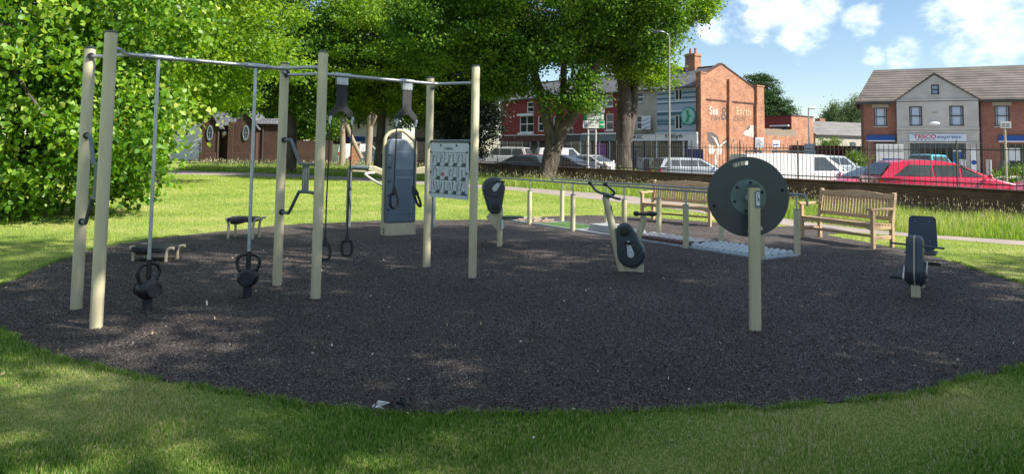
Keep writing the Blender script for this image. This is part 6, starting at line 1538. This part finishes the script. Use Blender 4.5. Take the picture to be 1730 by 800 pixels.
for an in (R(196), R(12)): MB().ball((dc.x + .325 * math.cos(an), dc.y - .014, dc.z + .325 * math.sin(an)), .016, 10, 6).build('bolt', 'black', me_disc)
MB().tube([(dc.x, dc.y - .02, dc.z), (dc.x, dc.y - .10, dc.z)], .042, 20).build('axle', 'galv', t, smooth=True)
MB().tube([(dc.x, dc.y - .09, dc.z), (0, .03, dc.z)], .03, 14).build('axle_bracket', 'galv', t)
pl_ = MB().prism(rrect(-.002, .058 - .012, 1.115, 1.275, .024, 5), -.057, -.0482).build('info_plate', 'bluegrey', po)
pl2 = MB().prism(rrect(.006, .039, 1.135, 1.262, .016, 5), -.0595, -.0572).build('info_label', 'white_plate', pl_)
mb = MB(); mb.tube([(.015, -.0600, 1.225), (.025, -.0600, 1.20), (.020, -.0600, 1.18)], .003, 5); mb.tube([(.027, -.0600, 1.205), (.035, -.0600, 1.17)], .003, 5); mb.box(.012, .034, -.0602, -.0597, 1.238, 1.244); mb.build('info_figure', 'ink', pl2)

# ================================================================ WALKING TRACK WITH HANDRAILS
NR = G(1158.8, 420); U = Vector((-.572, .82, 0)).normalized(); NV = Vector((-U.y, U.x, 0)); 
if NV.x < 0: NV = -NV
tr = thing('walking_track', 'textured walking track between two steel handrails', 'walking track', NR, math.atan2(U.y, U.x))
# local x along U (to the far left), local y: NV is to -y
sy = -1 if (Vector((-U.y, U.x, 0)) - NV).length > .1 else 1
WT = .92 * sy; SP = 1.49
def TL(u, v, z): return (u, v * sy, z)
for row, ks in ((0, (-1, 0, 1, 2, 3)), (1, (-1, 0, 1, 2, 3))):
    v = 0 if row == 0 else .92
    for k in ks:
        u = k * SP
        mb = MB(); mb.tube([TL(u, v, -.02), TL(u, v, .735)], .05, 16); po = mb.build('post', 'cream', tr, smooth=True)
        MB().tube([TL(u, v, .735), TL(u, v, .965)], .0165, 10).build('stub', 'galv', po, smooth=True); MB().tube([TL(u, v, .733), TL(u, v, .745)], .052, 14).build('post_cap', 'grey_tube', po)
    u0, u1 = -1.55, 3 * SP + 1.15
    if row == 1: u0, u1 = -1.62, 3 * SP + .35
    MB().tube(smoothpath([TL(u0 - .06, v, .80), TL(u0 - .05, v, .90), TL(u0, v, .965), TL(u0 + .12, v, .975), TL(0, v, .975), TL(3, v, .975), TL(u1 - .1, v, .975), TL(u1, v, .96), TL(u1 + .04, v, .90)], 5), .0185, 12).build('handrail', 'grey_tube2', tr, smooth=True)
v0, v1 = .07, .86
ends = (-1.55, 3 * SP + 1.1)
mb = MB()
for v in (v0 - .05, v1 + .0): mb.box(ends[0], ends[1], min(v * sy, (v + .05) * sy), max(v * sy, (v + .05) * sy), 0, .045)
ya, yb_ = sorted(((v0) * sy + .001 * sy, (v1) * sy - .001 * sy))
mb.box(ends[0], ends[0] + .04, ya, yb_, 0, .044); mb.box(ends[1] - .04, ends[1], ya, yb_, 0, .044)
mb.build('frame', 'poleS', tr, bevel=.004)
def deck(u0, u1, z, mat, nm):
    ya, yb_ = sorted((v0 * sy + .003 * sy, v1 * sy - .003 * sy)); return MB().box(u0, u1, ya, yb_, .0, z).build(nm, mat, tr)
M['dome'] = pm('pale_blue_dome', (.42, .49, .52), .38, .1, 4)
dk = deck(-1.505, .02, .035, 'conc', 'dome_deck')
n = 0; mb = MB(); rr = random.Random(8)
for i in range(13):
    for j in range(7):
        u = -1.43 + i * .114 + (j % 2) * .03; v = v0 + .075 + j * .112
        mb.ball(TL(u + rr.uniform(-.008, .008), v, .045), rr.uniform(.044, .058), 12, 8, (1, 1, .95))
mb.build('dome_bumps', 'dome', dk, smooth=True)
dk = deck(.025, 1.50, .035, 'grey_frame', 'roller_deck')
for i in range(10):
    u = .95 - i * .0 - .0 + 0; 
mb = MB()
for i in range(11):
    u = .12 + i * .123; mb.tube([TL(u, v0 + .01, .055), TL(u, v0 + .20, .055)], .048, 12)
mb.build('brown_rollers', pm('red_brown_roller', (.10, .045, .035), .55, .2, 5), dk, smooth=True)
mb = MB(); nn = 28; V = []; F = []
for i in range(nn + 1):
    u = .06 + 1.40 * i / nn
    for j in range(7):
        v = v0 + .24 + (v1 - v0 - .26) * j / 6; V.append(TL(u, v, .075 + .022 * math.sin(i * 1.4) * math.cos(j * 1.3) + .02 * math.sin(j / 6 * math.pi)))
for i in range(nn):
    for j in range(6): F.append((i * 7 + j, i * 7 + j + 1, (i + 1) * 7 + j + 1, (i + 1) * 7 + j))
mb.add(V, F); mb.build('wavy_mat', pm('pale_grey_mat', (.42, .42, .40), .7, .1, 4), dk, smooth=True)
dk = deck(1.505, 3.05, .035, 'conc', 'step_deck')
for (u0, u1, h) in ((1.62, 1.95, .13), (2.05, 2.75, .17)):
    mb = MB(); ya, yb_ = sorted(((v0 + .12) * sy, (v1 - .10) * sy)); a_, b_ = u0, u1
    mb.add([(a_, ya, .035), (b_, ya, .035), (b_, yb_, .035), (a_, yb_, .035), (a_ + .05, ya + .04, h), (b_ - .05, ya + .04, h), (b_ - .05, yb_ - .04, h), (a_ + .05, yb_ - .04, h)], [(0, 1, 2, 3), (4, 5, 6, 7), (0, 1, 5, 4), (1, 2, 6, 5), (2, 3, 7, 6), (3, 0, 4, 7)])
    mb.build('step_block', 'conc', dk, bevel=.015)
dk = deck(3.055, 4.40, .035, pm('green_turf_mat', (.06, .13, .03), .9, .25, 20, bump=.4), 'turf_deck')
dk = deck(4.405, ends[1] - .045, .035, 'pathm', 'rail_deck')
for k in range(3): MB().tube([TL(4.5 + k * .28, v0 + .05, .06), TL(4.5 + k * .28 + .1, v1 - .05, .06)], .02, 8).build('cross_bar', 'timber', dk)

# ================================================================ BENCHES
def bench(label, FL, FR, sc=1.0):
    ax = (FR - FL); ax.z = 0; Lb_ = ax.length; rz = math.atan2(ax.y, ax.x)
    t = thing('park_bench', label, 'bench', (FL.x, FL.y, 0), rz, 'teak benches beside the path')
    # local x along the seat, +y to the back
    D = .46
    for x in (.03, Lb_ - .03):
        MB().box(x - .032, x + .032, -.032, .032, -.01, .655).build('front_leg', 'teak', t, bevel=.006)
        mb = MB(); mb.prism([(D - .03, -.01), (D + .035, -.01), (D + .035, .42), (D + .115, .93), (D + .10, .965), (D + .05, .95), (D - .03, .44)], x - .032, x + .032, 'yz'); mb.build('back_leg', 'teak', t, bevel=.006)
        mb = MB(); mb.prism([(-.09, .665), (-.085, .70), (-.04, .708), (.12, .69), (.30, .70), (D + .03, .70), (D + .03, .66), (.25, .662), (.10, .65), (-.05, .655)], x - .04, x + .04, 'yz'); mb.build('arm', 'teak', t, bevel=.008)
        MB().box(x - .02, x + .02, .034, D - .032, .16, .22).build('side_stretcher', 'teak', t, bevel=.004); MB().box(x - .02, x + .02, .034, D - .032, .33, .41).build('side_rail', 'teak', t, bevel=.004)
    MB().prism([(.066, .41), (Lb_ - .066, .41), (Lb_ - .066, .31), (Lb_ - .13, .335), (Lb_ - .22, .355), (.22, .355), (.13, .335), (.066, .31)], -.018, .018).build('front_apron', 'teak', t, bevel=.004)
    for k in range(6): y = .0 + k * .076; MB().box(.0 if k else .0, Lb_, y - .032 + (.0), y + .033, .412 - .012 * k / 5 + .004, .436 - .012 * k / 5).build('seat_slat', 'teak', t, bevel=.004)
    def by(z): return D + .0 + (z - .44) / .5 * .085
    MB().box(.066, Lb_ - .066, by(.50) - .018, by(.50) + .018, .47, .54).build('lower_back_rail', 'teak', t, bevel=.004)
    mb = MB(); pts = [(.066, .85)] + [(.066 + (Lb_ - .132) * i / 16, .93 + .035 * math.sin(math.pi * min(1, max(0, (i / 16 - .12) / .76))) ** 1.0) for i in range(17)] + [(Lb_ - .066, .85)] + [(.066 + (Lb_ - .132) * i / 8, .85) for i in range(7, 0, -1)]
    mb.xf = Matrix(((1, 0, 0, 0), (0, 1, .17, by(0) - 0), (0, 0, 1, 0), (0, 0, 0, 1))); mb.prism(pts, -.02, .02); mb.build('top_rail', 'teak', t, bevel=.004)
    n = int((Lb_ - .2) / .062)
    for k in range(n):
        x = .10 + (Lb_ - .2) * k / (n - 1)
        mb = MB(); mb.xf = Matrix(((1, 0, 0, 0), (0, 1, .17, by(0)), (0, 0, 1, 0), (0, 0, 0, 1)))
        # gently curved slats
        P = [(0, .53), (.012, .62), (.014, .72), (0, .852)]
        mb.box(x - .019, x + .019, -.008, .008, .53, .855); mb.build('back_slat', 'teak', t, bevel=.003)
    MB().box(.066, Lb_ - .066, .2, .24, .17, .21).build('long_stretcher', 'teak', t, bevel=.004)
    return t
fl, fr_ = G(1353, 402), G(1478, 421)
bench('teak bench right of the big disc', fl, fr_)
fl, fr_ = G(1083, 373), G(1209, 384.5)
d_ = (fr_ - fl); d_ *= 1.82 / d_.length
bench('teak bench behind the handrails, left of the big disc', fl, fl + d_)

# crumpled wrapper at the mulch edge
g = G(662, 698); t = thing('litter_wrapper', 'crumpled black and white wrapper on the grass edge', 'litter', (g.x, g.y, .02), .4)
rr = random.Random(3)
for mat, ox, n_ in (('white', -.05, 9), ('ink', .05, 9), ('ink', -.03, 6)):
    mb = MB(); ps = [(ox + rr.uniform(-.05, .05), rr.uniform(-.04, .04), rr.uniform(.0, .075)) for _ in range(n_)]
    for i in range(n_ - 2): mb.add([ps[i], ps[i + 1], ps[i + 2]], [(0, 1, 2)])
    ob = mb.build('crumpled_foil', mat, t)
    so = ob.modifiers.new('thick', 'SOLIDIFY'); so.thickness = .002
